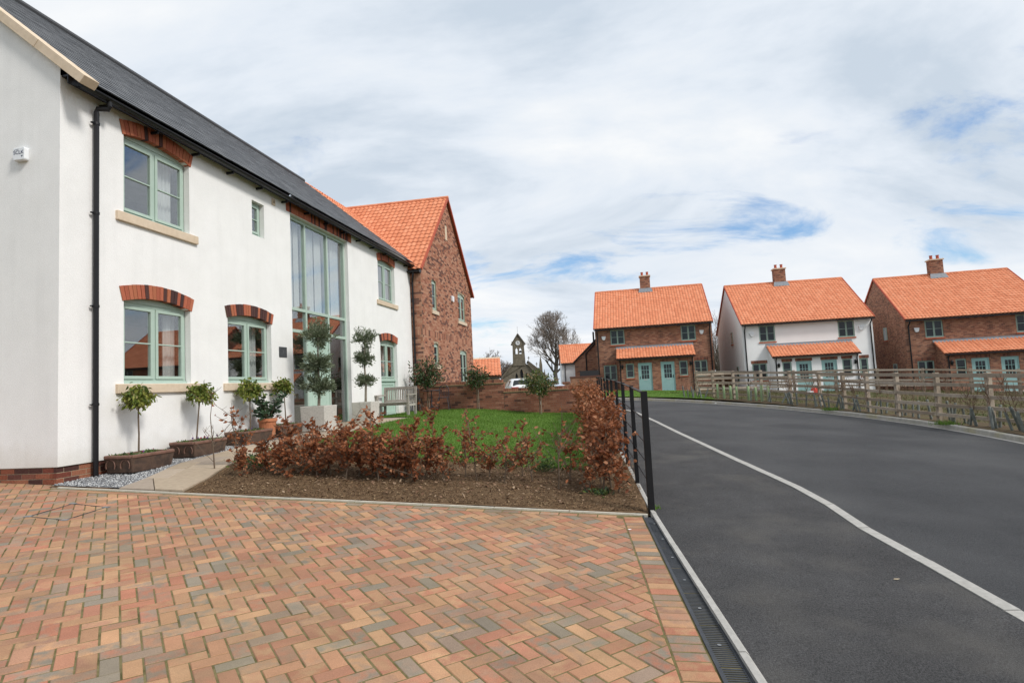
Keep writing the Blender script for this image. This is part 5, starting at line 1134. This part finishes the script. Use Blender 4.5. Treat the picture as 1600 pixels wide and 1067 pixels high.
# ------------------------------------------------------------------ leaf helper
def leafset(name, P, D, L_, W_, mt, parent, fold=.25, droop=0.0):
    P = np.asarray(P, float); D = np.asarray(D, float); n = len(P)
    D = D + nrg.normal(0, .25, D.shape); D[:, 2] -= droop; D /= np.linalg.norm(D, axis=1, keepdims=True) + 1e-9
    r_ = nrg.normal(0, 1, (n, 3)); r_[:, 2] *= .6; S = np.cross(D, r_); S /= np.linalg.norm(S, axis=1, keepdims=True) + 1e-9; Nn = np.cross(S, D)
    l = L_ * nrg.uniform(.65, 1.25, (n, 1)); w = W_ * nrg.uniform(.7, 1.2, (n, 1)) * .5
    curl = nrg.normal(.12, .16, (n, 1)); q1 = P + D * l * .33 + Nn * l * curl * .35; q2_ = P + D * l * .68 + Nn * l * curl * .1; tip = P + D * l - Nn * l * curl * .9; fo = fold * nrg.uniform(.2, 1.8, (n, 1))
    v = np.stack([P, q1 + S * w + Nn * w * fo, q1 - S * w + Nn * w * fo, q2_ + S * w * .8 + Nn * w * fo, q2_ - S * w * .8 + Nn * w * fo, tip, q1, q2_], 1).reshape(-1, 3)
    k = 8 * np.arange(n)[:, None]; f = np.concatenate([k + np.array([t_]) for t_ in ((0, 1, 6), (0, 6, 2), (1, 3, 7), (1, 7, 6), (6, 7, 4), (6, 4, 2), (3, 5, 7), (7, 5, 4))], 0); return npmesh(name, v, f, mt, parent)
STEM = mat('young_stem', [(.12, .085, .06), (.16, .12, .085)], .9, 10, .2)

# ------------------------------------------------------------------ young beech plants in the front bed
def beech(x, y, h, seed, dens, label='young beech plant with copper winter leaves in the front bed', spread=.28):
    rg = random.Random(seed); t = thing('beech_sapling', label, 'sapling', (x, y, bed_z(x, y)), 0, 'young beech plants in the front bed'); st = MB(); LP = []; LD = []
    lean = Vector((rg.uniform(-.12, .12), rg.uniform(-.12, .12), 0)); main = [Vector((0, 0, -.03)) ]
    for k in range(1, 7): main.append(Vector((lean.x * k / 6 + rg.uniform(-.02, .02), lean.y * k / 6 + rg.uniform(-.02, .02), h * k / 6)))
    st.tube(main, [.011, .009, .008, .0065, .005, .004, .0025], 6, cap=False)
    for b in range(int(10 + 12 * dens)):
        i = rg.choice((0, 1, 1, 1, 2, 2, 2, 3, 3, 4, 5)); a = rg.uniform(0, 6.283); l = (.28 + .25 * h) * rg.uniform(.35, 1) * (1.2 - i * .13); p = main[i] + (main[min(i + 1, 6)] - main[i]) * rg.random(); d = Vector((math.cos(a), math.sin(a), rg.uniform(.2, 1.1))).normalized(); pts = [p]
        for k in range(4): d = (d + Vector((rg.uniform(-.2, .2), rg.uniform(-.2, .2), .08))).normalized(); pts.append(pts[-1] + d * l / 4)
        st.tube(pts, [.005, .004, .0035, .0028, .002], 4, cap=False)
        for k in range(2): q = pts[rg.randint(1, 3)]; a3 = rg.uniform(0, 6.283); st.tube([q, q + Vector((math.cos(a3) * .07, math.sin(a3) * .07, rg.uniform(.02, .1)))], [.003, .0015], 3, cap=False)
        for k in range(int(rg.uniform(5.5, 10) * dens)):
            f = rg.uniform(.2, 4); j = min(3, int(f)); q = pts[j] + (pts[j + 1] - pts[j]) * (f - j); a2 = rg.uniform(0, 6.283); LP.append(q + Vector((rg.uniform(-.015, .015), rg.uniform(-.015, .015), rg.uniform(-.01, .01)))); LD.append((math.cos(a2) * .7 + d.x * .5, math.sin(a2) * .7 + d.y * .5, rg.uniform(-.5, .5)))
    for k in range(int(16 * dens)): j = rg.randint(2, 5); LP.append(main[j] + (main[j + 1] - main[j]) * rg.random()); a2 = rg.uniform(0, 6.283); LD.append((math.cos(a2), math.sin(a2), rg.uniform(-.3, .6)))
    st.build('stem', STEM, t, fix=False)
    if LP: leafset('leaves', LP, LD, .06, .038, COPPER, t, .35)
    return t
beech(-4.35, 8.57, 1.15, 3, .10, 'bare young beech stem with hardly any leaves beside the slab path')
row = [(-4.06, 8.66, .95, .8), (-3.75, 8.15, .36, .9), (-3.48, 8.3, .42, 1.2), (-3.12, 7.98, .45, 1.3), (-2.85, 8.3, .5, 1.4), (-2.58, 8.22, .48, 1.4), (-2.18, 8.15, .5, 1.4), (-1.95, 8.2, .46, 1.4), (-1.73, 8.1, .5, 1.4), (-1.5, 8.1, .46, 1.3), (-1.27, 8.05, .48, 1.2), (-.4, 8.15, .42, .9), (-3.25, 8.2, .7, 1.6), (-3.0, 8.6, .66, 1.6), (-2.72, 8.05, .72, 1.8), (-2.45, 8.5, .68, 1.7), (-2.3, 7.95, .75, 1.8), (-2.05, 8.4, .86, 1.6), (-1.86, 7.95, .72, 1.8), (-1.6, 8.35, .68, 1.7), (-1.4, 7.9, .8, 1.5), (-1.15, 8.3, .92, 1.2), (-.98, 7.9, .6, 1.0), (-.72, 8.2, .66, .8), (-.55, 7.93, .95, .75), (-.2, 7.85, .8, .7), (.05, 8.2, .55, .7), (.18, 7.84, .7, .7), (.48, 7.42, 1.1, .3), (.68, 7.9, .6, .8), (.86, 7.36, .55, 1.0)]
row.sort()
for k, (x, y, h, dn) in enumerate(row): beech(x, y, h * rng.uniform(.9, 1.02), 100 + k, dn, 'young copper-leaved beech plant, %s from the slab path in the front bed' % ORD[k])
# dense hedge along the railing
hd = thing('beech_hedge', 'dense copper-leaved beech hedge along the inside of the black railing', 'hedge', (1.2, 7.3, bed_z(1.2, 7.3))); hx0, hy0, hz0 = 1.2, 7.3, bed_z(1.2, 7.3)
st = MB(); LP = []; LD = []
kex = lambda y: float(np.interp(y, [p[1] for p in KE], [p[0] for p in KE]))
for k in range(46):
    f = (k / 45) ** 1.15; y = 7.15 + 12.3 * f + rng.uniform(-.1, .1); x = kex(y) - .40 + rng.uniform(-.14, .12); z = bed_z(x, y); h = rng.uniform(.82, .98) * (.70 if k < 3 else .82 if k < 6 else .92 if k < 10 else 1); m = [Vector((x, y, z - .02)), Vector((x + rng.uniform(-.06, .06), y, z + h * .35)), Vector((x + rng.uniform(-.12, .12), y + rng.uniform(-.1, .1), z + h * .7)), Vector((x + rng.uniform(-.15, .15), y + rng.uniform(-.1, .1), z + h))]
    st.tube([p - Vector((hx0, hy0, hz0)) for p in m], [.013, .01, .007, .003], 5, cap=False)
    for b in range(20):
        q = m[1].lerp(m[3], rng.random()) if rng.random() < .8 else m[0].lerp(m[1], rng.uniform(.35, 1)); a = rng.uniform(0, 6.283); d = Vector((math.cos(a) * .8, math.sin(a), rng.uniform(.2, 1.1))).normalized(); l = rng.uniform(.14, .36); e_ = q + d * l
        st.tube([q - Vector((hx0, hy0, hz0)), e_ - Vector((hx0, hy0, hz0))], [.005, .002], 3, cap=False)
        for j in range(rng.randint(9, 15) if k < 6 else rng.randint(13, 22) if k < 26 else 12):
            p = q.lerp(e_, rng.uniform(.1, 1.05)); p = p + Vector((rng.uniform(-.05, .05), rng.uniform(-.05, .05), rng.uniform(-.05, .05))); LP.append((p.x - hx0, p.y - hy0, p.z - hz0)); a2 = rng.uniform(0, 6.28); LD.append((math.cos(a2), math.sin(a2), rng.uniform(-.7, .5)))
st.build('stems', STEM, hd, fix=False); leafset('leaves', LP, LD, .062, .040, COPPER, hd, .35)
# ------------------------------------------------------------------ black railing
er = thing('estate_railing', 'black metal estate railing with five bars between hedge and footway', 'railing'); rp = [(1.395 + .1 * k * 1.36, 6.42 + 1.36 * k) for k in range(10)]
for k, (x, y) in enumerate(rp):
    z = H(x, y); a = math.atan2(1.36, .136); px_, py_ = math.cos(a), math.sin(a); w_ = .034 if k == 0 else .024; mb = MB(); mb.beam((x, y, z - .05), (x, y, z + 1.285), w_ * 2 if k == 0 else .05, .056 if k == 0 else .014 * 2, (px_, py_, 0)); bevel(mb.build('post', BLKMETAL, er), .003)
for k in range(9):
    (x0, y0), (x1, y1) = rp[k], rp[k + 1]
    for j, hh in enumerate((1.265, .97, .71, .50, .30)):
        mb = MB()
        if j == 0: mb.beam((x0, y0, H(x0, y0) + hh), (x1, y1, H(x1, y1) + hh), .032, .012)
        else: mb.tube([(x0, y0, H(x0, y0) + hh), (x1, y1, H(x1, y1) + hh)], .0085, 6)
        mb.build('rail', BLKMETAL, er, fix=False)
# ------------------------------------------------------------------ troughs and lollipop trees
TRO = mat('brown_salt_glazed_stoneware', [(.075, .048, .036), (.105, .064, .045), (.058, .040, .032)], .5, 5, .25, .3, 30, spec=.4)
TRR = mat('worn_red_rim', [(.15, .08, .058), (.20, .105, .075)], .6, 9, .2, spec=.35)
PLS = mat('planter_compost', [(.13, .115, .095), (.18, .165, .14), (.09, .075, .06)], .95, 30, .3, .8, 90)
LOLL = mat('yellow_green_leaf', [(.20, .24, .04), (.13, .18, .032), (.28, .30, .06), (.08, .125, .026), (.16, .21, .036), (.24, .22, .07)], .55, 10, .15, spec=.35, island=True, trans=.3)
SMALLG = mat('bedding_leaf', [(.07, .13, .03), (.11, .17, .05), (.16, .18, .08), (.05, .09, .03)], .6, 10, .1, island=True, trans=.2)
FLOW = mat('bedding_flower', [(.10, .02, .22), (.30, .03, .09), (.45, .05, .12), (.16, .03, .30)], .6, 10, .1, island=True)
wh_names = ['nearest the downpipe', 'second from the downpipe', 'third from the downpipe', 'beside the tall entrance glazing']
def trough(k, s0, s1, turn=0):
    sc_, oc_ = (s0 + s1) / 2, .33; x, y = hs(sc_, oc_); z = prof(sc_) + .012; t = thing('trough_planter', 'brown glazed stoneware trough planter ' + wh_names[k], 'planter', (x, y, z), HROT + turn, 'stoneware troughs along the white house')
    l, w, h = (s1 - s0) / 2, .235, .25; mb = MB(); b0, b1 = (l * .9, w * .9), (l, w)
    out = [(-b0[0], -b0[1], 0), (b0[0], -b0[1], 0), (b0[0], b0[1], 0), (-b0[0], b0[1], 0), (-b1[0], -b1[1], h - .03), (b1[0], -b1[1], h - .03), (b1[0], b1[1], h - .03), (-b1[0], b1[1], h - .03)]
    mb.add(out, [(0, 3, 2, 1), (0, 1, 5, 4), (1, 2, 6, 5), (2, 3, 7, 6), (3, 0, 4, 7)]); bevel(mb.build('tub', TRO, t), .018, 3)
    mb = MB()
    for a, b in (((-l, -w), (l, -w)), ((l, -w), (l, w)), ((l, w), (-l, w)), ((-l, w), (-l, -w))): mb.beam((a[0] * .97, a[1] * .94, h - .02), (b[0] * .97, b[1] * .94, h - .02), .055, .05)
    bevel(mb.build('rim', TRR, t), .016, 3)
    mb = MB()
    for sg in (-1, 1):
        pt = [(-l * .955 - .012, sg * .12 + .075 * math.cos(a_), .11 + .085 * math.sin(a_)) for a_ in np.linspace(-.5, math.pi + .5, 10)]; mb.tube(pt, .008, 5)
    mb.build('end_moulding', TRR, t)
    MB().add([(-l * .93, -w * .9, h - .05), (l * .93, -w * .9, h - .05), (l * .93, w * .9, h - .05), (-l * .93, w * .9, h - .05), (0, 0, h - .005)], [(0, 1, 4), (1, 2, 4), (2, 3, 4), (3, 0, 4)]).build('compost', PLS, t, fix=False)
    rg = random.Random(k); P = [(rg.uniform(-l * .88, l * .88), rg.uniform(-w * .8, w * .8), h - .03) for _ in range(260)]; P = [p for p in P if math.sin(p[0] * 9 + k) * math.sin(p[1] * 17 + k * 2) > -.25]
    leafset('bedding', P, [(rg.uniform(-.6, .6), rg.uniform(-.6, .6), 1) for _ in P], .06, .022, SMALLG, t)
    P = [(rg.uniform(-l * .8, l * .8), rg.uniform(-w * .7, w * .7), h + rg.uniform(.0, .05)) for _ in range(3 + 8 * (k in (1, 3)))]; leafset('flowers', P, [(rg.uniform(-.6, .6), rg.uniform(-.9, .2), .5) for _ in P], .035, .035, FLOW, t)['kind'] = 'stuff'
    return t, z + h
def lollipop(k, s, o, z0, ztop, zb, rad, lean=0.0, n=1150):
    x, y = hs(s, o); t = thing('standard_tree', 'small lollipop tree with yellow-green leaves in the trough ' + wh_names[k], 'tree', (x, y, z0), HROT, 'lollipop trees along the white house'); hh = zb - z0 + .1
    pts = [(0, 0, -.06), (lean * .3 + .012, .005, hh * .35), (lean * .7 - .01, -.006, hh * .7), (lean, 0, hh)]; mb = MB().tube(pts, [.014, .012, .011, .010], 7, cap=False); rg = random.Random(40 + k); P = []; D = []; cz = (ztop + zb) / 2 - z0; rz = (ztop - zb) / 2
    for b in range(26):
        a = rg.uniform(0, 6.283); el = rg.uniform(-.15, 1.35); d = Vector((math.cos(a) * math.cos(el), math.sin(a) * math.cos(el), math.sin(el))); e_ = Vector((lean, 0, cz - rz * .55)) + Vector((d.x * rad * .95, d.y * rad * .8, d.z * rz * 1.5)) * rg.uniform(.6, 1.02)
        s_ = Vector(pts[3]); m_ = s_.lerp(e_, .5) + Vector((0, 0, .03)); mb.tube([s_, m_, e_], [.006, .004, .002], 4, cap=False)
        for j in range(n // 26):
            f_ = rg.uniform(.3, 1.08); p = (s_.lerp(m_, f_ * 2) if f_ < .5 else m_.lerp(e_, f_ * 2 - 1)) + Vector((rg.gauss(0, .035), rg.gauss(0, .035), rg.gauss(0, .035))); P.append(p); D.append((p.x - lean, p.y, rg.uniform(-.3, .25)))
    mb.build('trunk', STEM, t, fix=False); leafset('crown', P, D, .075, .033, LOLL, t, .3, .35)
tr = [trough(0, .62, 1.44), trough(1, 1.86, 2.68), trough(2, 3.22, 4.06), trough(3, 4.42, 5.2)]
lollipop(0, 1.03, .30, tr[0][1], 1.93, 1.57, .23); lollipop(1, 2.24, .30, tr[1][1], 1.96, 1.59, .25, .10); lollipop(2, 3.72, .30, tr[2][1], 2.03, 1.62, .27); lollipop(3, 4.95, .30, tr[3][1], 2.03, 1.69, .25, -.05)
TER = mat('terracotta', [(.42, .155, .075), (.48, .19, .095)], .85, 6, .15, .2, 50)
x, y = hs(4.24, .33); z = prof(4.2) + .012; tp = thing('terracotta_pot', 'round orange terracotta pot between the third and fourth troughs', 'pot', (x, y, z)); MB().lathe([(.0, 0), (.125, 0), (.14, .08), (.17, .36), (.19, .37), (.19, .43), (.165, .43), (.155, .36), (.0, .36)], (0, 0, 0), 24).build('pot', TER, tp, smooth=False)
sh = thing('evergreen_shrub', 'dark green broad-leaved shrub growing in the terracotta pot', 'shrub', (x, y, z + .36)); rg = random.Random(5); P = []; D = []; mb = MB()
for b in range(15):
    a = rg.uniform(0, 6.28); e_ = Vector((math.cos(a) * rg.uniform(.1, .42), math.sin(a) * rg.uniform(.1, .36), rg.uniform(.15, .62))); mb.tube([(0, 0, -.04), e_ * .5 + Vector((0, 0, .1)), e_], [.008, .006, .003], 5, cap=False)
    for j in range(22): q = e_ * rg.uniform(.35, 1.05); P.append(q + Vector((rg.gauss(0, .03), rg.gauss(0, .03), rg.gauss(0, .03)))); a2 = rg.uniform(0, 6.28); D.append((math.cos(a2), math.sin(a2), .2))
mb.build('stem', STEM, sh, fix=False); leafset('leaves', P, D, .11, .05, mat('dark_evergreen_leaf', [(.03, .065, .03), (.045, .09, .04), (.06, .11, .05), (.025, .05, .025)], .4, 8, .1, spec=.5, island=True, trans=.15), sh)
# ------------------------------------------------------------------ concrete cubes with three-ball olive trees
CUBE = mat('exposed_aggregate_concrete', [(.50, .475, .43), (.58, .555, .51), (.42, .40, .36)], .9, 28, .22, .6, 160, spec=.15)
OLIVE = mat('olive_leaf', [(.17, .205, .125), (.12, .155, .085), (.23, .26, .175), (.09, .12, .062), (.19, .22, .145)], .55, 12, .12, spec=.35, island=True, trans=.2)
def olive(nm, s, o, w, zt, balls, label_c, label_t, dens):
    x, y = hs(s, o); z = prof(s) + .028; c = thing('cube_planter', label_c, 'planter', (x, y, z), HROT, 'concrete planters at the entrance'); h = zt - z; h2 = w / 2; mb = MB(); a, b = h2 * .93, h2
    mb.add([(-a, -a, 0), (a, -a, 0), (a, a, 0), (-a, a, 0), (-b, -b, h), (b, -b, h), (b, b, h), (-b, b, h), (-b * .86, -b * .86, h), (b * .86, -b * .86, h), (b * .86, b * .86, h), (-b * .86, b * .86, h), (-b * .86, -b * .86, h - .06), (b * .86, -b * .86, h - .06), (b * .86, b * .86, h - .06), (-b * .86, b * .86, h - .06)],
           [(0, 3, 2, 1), (0, 1, 5, 4), (1, 2, 6, 5), (2, 3, 7, 6), (3, 0, 4, 7), (4, 5, 9, 8), (5, 6, 10, 9), (6, 7, 11, 10), (7, 4, 8, 11), (8, 9, 13, 12), (9, 10, 14, 13), (10, 11, 15, 14), (11, 8, 12, 15)]); bevel(mb.build('cube', CUBE, c), .012, 2)
    MB().add([(-b * .86, -b * .86, h - .05), (b * .86, -b * .86, h - .05), (b * .86, b * .86, h - .05), (-b * .86, b * .86, h - .05)], [(0, 1, 2, 3)]).build('compost', PLS, c, fix=False)
    t = thing('olive_tree', label_t, 'tree', (x, y, z + h - .05), HROT, 'three-ball olive trees at the entrance'); rg = random.Random(len(nm)); z0 = z + h - .05; top = balls[0][0] - z0
    tp_ = [(0, 0, -.02), (.05, .0, top * .3), (.02, .01, top * .6), (.06, 0, top)]; mb = MB().tube(tp_, [.034, .028, .022, .012], 9, cap=False)
    def tpt(zz): return Vector((float(np.interp(zz, [p[2] for p in tp_], [p[0] for p in tp_])), 0, zz))
    P = []; D = []
    for zc, r_, rz in balls:
        zc -= z0
        for b_ in range(44):
            a = rg.uniform(0, 6.28); cz_ = rg.uniform(-1, 1); q = math.sqrt(1 - cz_ * cz_); e_ = tpt(zc) + Vector((math.cos(a) * q * r_, math.sin(a) * q * r_, cz_ * rz)) * rg.uniform(.7, 1.06); s_ = tpt(zc - rz * .2); mb.tube([s_, e_], [.006, .002], 3, cap=False)
            for j in range(int(48 * dens)): f_ = rg.uniform(.25, 1.08); p = s_.lerp(e_, f_) + Vector((rg.gauss(0, .035), rg.gauss(0, .035), rg.gauss(0, .03))); P.append(p); dd = (e_ - s_).normalized(); D.append((dd.x, dd.y, dd.z + .35))
    mb.build('trunk', mat('olive_bark', [(.20, .17, .13), (.28, .24, .19)], .95, 12, .2), t, fix=False); leafset('crown', P, D, .066, .021, OLIVE, t, .2)
olive('a', 5.52, .76, .58, 1.40, [(3.0, .37, .32), (2.36, .33, .25), (1.86, .33, .24)], 'large pale concrete cube planter left of the entrance door', 'full three-ball olive tree in the planter left of the door', 1.25)
olive('bb', 8.03, .73, .55, 1.40, [(3.08, .35, .29), (2.56, .26, .19), (1.97, .25, .18)], 'pale concrete cube planter right of the entrance door', 'sparser three-ball olive tree in front of the wall lantern', .62)
# ------------------------------------------------------------------ bench and bistro set
OAK = mat('silvered_oak', [(.33, .30, .265), (.40, .37, .33), (.28, .25, .22)], .9, 6, .2, .3, 40, island=True)
x, y = hs(10.45, .62); bz = prof(10) + .02; be = thing('garden_bench', 'silver-grey slatted wooden bench against the white wall under the small window', 'bench', (x, y, bz), HROT - R(97))
for sx_ in (-.52, .52):
    MB().box(sx_ - .035, sx_ + .035, -.27, -.20, 0, .62).build('leg', OAK, be); MB().beam((sx_, .22, 0), (sx_, .30, .88), .07, .06).build('leg', OAK, be)
    MB().box(sx_ - .04, sx_ + .04, -.30, .26, .621, .66).build('armrest', OAK, be); MB().box(sx_ - .02, sx_ + .02, -.2, .22, .30, .37).build('side_rail', OAK, be)
for k in range(5): MB().box(-.54, .54, -.28 + k * .105, -.19 + k * .105, .40, .425).build('seat_slat', OAK, be)
MB().box(-.48, .48, -.25, -.215, .33, .398).build('seat_rail', OAK, be); MB().beam((-.52, .296, .84), (.52, .296, .84), .04, .09).build('top_rail', OAK, be); MB().beam((-.52, .255, .46), (.52, .255, .46), .035, .06).build('lower_rail', OAK, be)
for k in range(13): xx = -.44 + k * .0733; MB().beam((xx, .258, .48), (xx, .292, .80), .036, .015, (0, 1, 0)).build('back_slat', OAK, be)
WIRE = mat('blue_black_metal', [(.030, .036, .05)], .5, 5, .1, spec=.4)
def chair(label, s, o, rz):
    x, y = hs(s, o); t = thing('metal_chair', label, 'chair', (x, y, prof(s) + .03), HROT + rz, 'bistro chairs by the garden wall')
    MB().lathe([(0, .44), (.2, .44), (.21, .45), (.2, .46), (0, .46)], (0, 0, 0), 20).build('seat', WIRE, t)
    for a in (-.75, .75): MB().tube([(a * .2, -.16, .44), (a * .28, -.24, 0)], .012, 6).build('leg', WIRE, t); MB().tube([(a * .28, .22, 0), (a * .22, .18, .44), (a * .22, .22, .7)], .012, 6).build('leg', WIRE, t)
    MB().tube([(.165 * math.cos(q_), .22 + .03 * math.sin(q_), .70 + .2 * math.sin(q_)) for q_ in np.linspace(0, math.pi, 12)], .012, 6).build('back_hoop', WIRE, t)
    mb = MB()
    for a in (-.1, 0, .1): mb.tube([(a, .195, .46), (a, .225, .86)], .007, 5)
    mb.build('back_bars', WIRE, t)
chair('dark metal bistro chair turned sideways beside the downpipe', 12.75, .42, R(95)); chair('dark metal bistro chair with its back to the garden wall', 13.1, 1.3, R(-80))
x, y = hs(12.95, .92); t = thing('bistro_table', 'small round dark metal table between the two bistro chairs', 'table', (x, y, prof(13) + .03), HROT); MB().lathe([(0, .70), (.29, .70), (.3, .71), (.29, .725), (0, .725)], (0, 0, 0), 24).build('table_top', WIRE, t); MB().tube([(0, 0, .03), (0, 0, .70)], .02, 8).build('stem', WIRE, t)
for k in range(3): a = k * 2.094; MB().tube([(0, 0, .18), (.12 * math.cos(a), .12 * math.sin(a), .1), (.24 * math.cos(a), .24 * math.sin(a), 0)], .013, 6).build('leg', WIRE, t)
# ------------------------------------------------------------------ standards along the garden wall
def photinia(label, x, y, zc, rad, rz, seed, n, red):
    z0 = Tg(x, y) + .03; t = thing('photinia_standard', label, 'tree', (x, y, z0), 0, 'standard trees along the garden wall'); rg = random.Random(seed); c = zc - z0; mb = MB().tube([(0, 0, -.05), (.01, 0, c * .5), (0, 0, c)], [.02, .017, .013], 7, cap=False); P = []; D = []
    for b in range(60):
        a = rg.uniform(0, 6.28); q = rg.uniform(-1, 1); w = math.sqrt(1 - q * q); e_ = Vector((math.cos(a) * w * rad, math.sin(a) * w * rad, c + q * rz)) * 1; s_ = Vector((0, 0, c - rz * .3)); e_ = s_.lerp(e_, rg.uniform(.7, 1.1)); mb.tube([s_, e_], [.008, .003], 3, cap=False)
        for j in range(n // 60): f_ = rg.uniform(.35, 1.08); p = s_.lerp(e_, f_) + Vector((rg.gauss(0, .05), rg.gauss(0, .05), rg.gauss(0, .05))); P.append(p); D.append((p.x, p.y, rg.uniform(-.4, .7)))
    mb.build('trunk', STEM, t, fix=False); leafset('crown', P, D, .11, .042, red, t, .25)
    MB().tube([(.06, .02, -.05), (.06, .02, c * .62)], .013, 6).build('stake', TIMBER, t); return t
PH1 = mat('photinia_leaf', [(.05, .085, .028), (.035, .065, .022), (.075, .115, .04), (.06, .09, .03), (.20, .075, .05), (.045, .075, .025)], .4, 8, .12, spec=.5, island=True, trans=.15)
PH2 = mat('photinia_leaf_bright', [(.055, .10, .028), (.09, .14, .04), (.19, .21, .06), (.25, .16, .07), (.04, .075, .022), (.13, .17, .05)], .4, 8, .12, spec=.5, island=True, trans=.2)
photinia('largest dark green standard tree in the corner by the bistro chairs', -3.02, 20.45, 2.18, .58, .50, 1, 1500, PH1)
photinia('small dark green standard tree in front of the higher wall section', -1.30, 20.35, 1.98, .44, .40, 2, 900, PH1)
t = photinia('bright green standard tree with yellow tips at the low wall', .80, 19.55, 1.68, .53, .48, 3, 1300, PH2)
MB().box(.03, .035, -.06, -.02, .35, .45).build('plant_tag', WHITEP, t)
# low plants in the bed
HEB = mat('low_shrub_leaf', [(.05, .085, .035), (.09, .14, .04), (.14, .19, .05), (.035, .06, .03)], .6, 8, .1, island=True, trans=.15)
for lb, x, y, r_, h, n in (('low dark green shrub beside the slab path in the bed', -3.75, 8.75, .32, .25, 700), ('fine green tuft in the bed near the hedge corner', .35, 8.55, .20, .30, 420), ('fine green tuft in the bed behind the sparse beeches', -.1, 8.8, .17, .24, 320), ('tiny green weed patch near the end of the hedge', .95, 7.1, .14, .06, 120)):
    t = thing('low_shrub', lb, 'shrub', (x, y, bed_z(x, y))); rg = random.Random(n); P = [(rg.gauss(0, r_ * .45), rg.gauss(0, r_ * .45), abs(rg.gauss(0, h * .35))) for _ in range(n)]; leafset('leaves', P, [(p[0], p[1], .25) for p in P], .055, .012 if 'tuft' in lb else .02, HEB, t)
# weeds at the far kerb and small litter
for k, (x, y) in enumerate(((10.55, 19.9), (10.5, 14.6))):
    pts = [(x + rng.gauss(0, .13), y + rng.gauss(0, .13), field_z(x, y) + .0) for _ in range(260)]; tag(blades('kerb_weeds', pts, .05, .14, .008, BLADE), 'tuft of fresh green grass behind the far kerb, ' + ('left one' if k == 0 else 'right one'), 'grass', kind='stuff')
pts = [(1.47 + rng.gauss(0, .03), 6.55 + rng.gauss(0, .05), H(1.47, 6.55)) for _ in range(40)]
tag(blades('kerb_moss', pts, .02, .05, .006, BLADE), 'small weed at the foot of the first railing post', 'grass', kind='stuff')
for lb, x, y, sz_ in (('white scrap of litter lying against the far kerb', 8.75, 26.0, .09), ('small white pebble scrap on the soldier course border', 1.03, 5.75, .022), ('pale dry leaf lying on the footway tarmac', 2.72, 4.45, .03)):
    z = H(x, y) + (.02 if y > 20 else .006); mb = MB(); rg = random.Random(int(x * 10)); mb.add([(x + sz_ * math.cos(a) * rg.uniform(.6, 1), y + sz_ * .6 * math.sin(a) * rg.uniform(.6, 1), z + rg.uniform(0, sz_ * .3)) for a in np.linspace(0, 6.283, 8)[:-1]] + [(x, y, z + sz_ * .35)], [(i, (i + 1) % 7, 7) for i in range(7)]); tag(mb.build('litter_scrap', WHITEP if 'white' in lb else mat('dry_leaf', [(.40, .33, .23)], .8, 5, .1), fix=False), lb, 'litter')
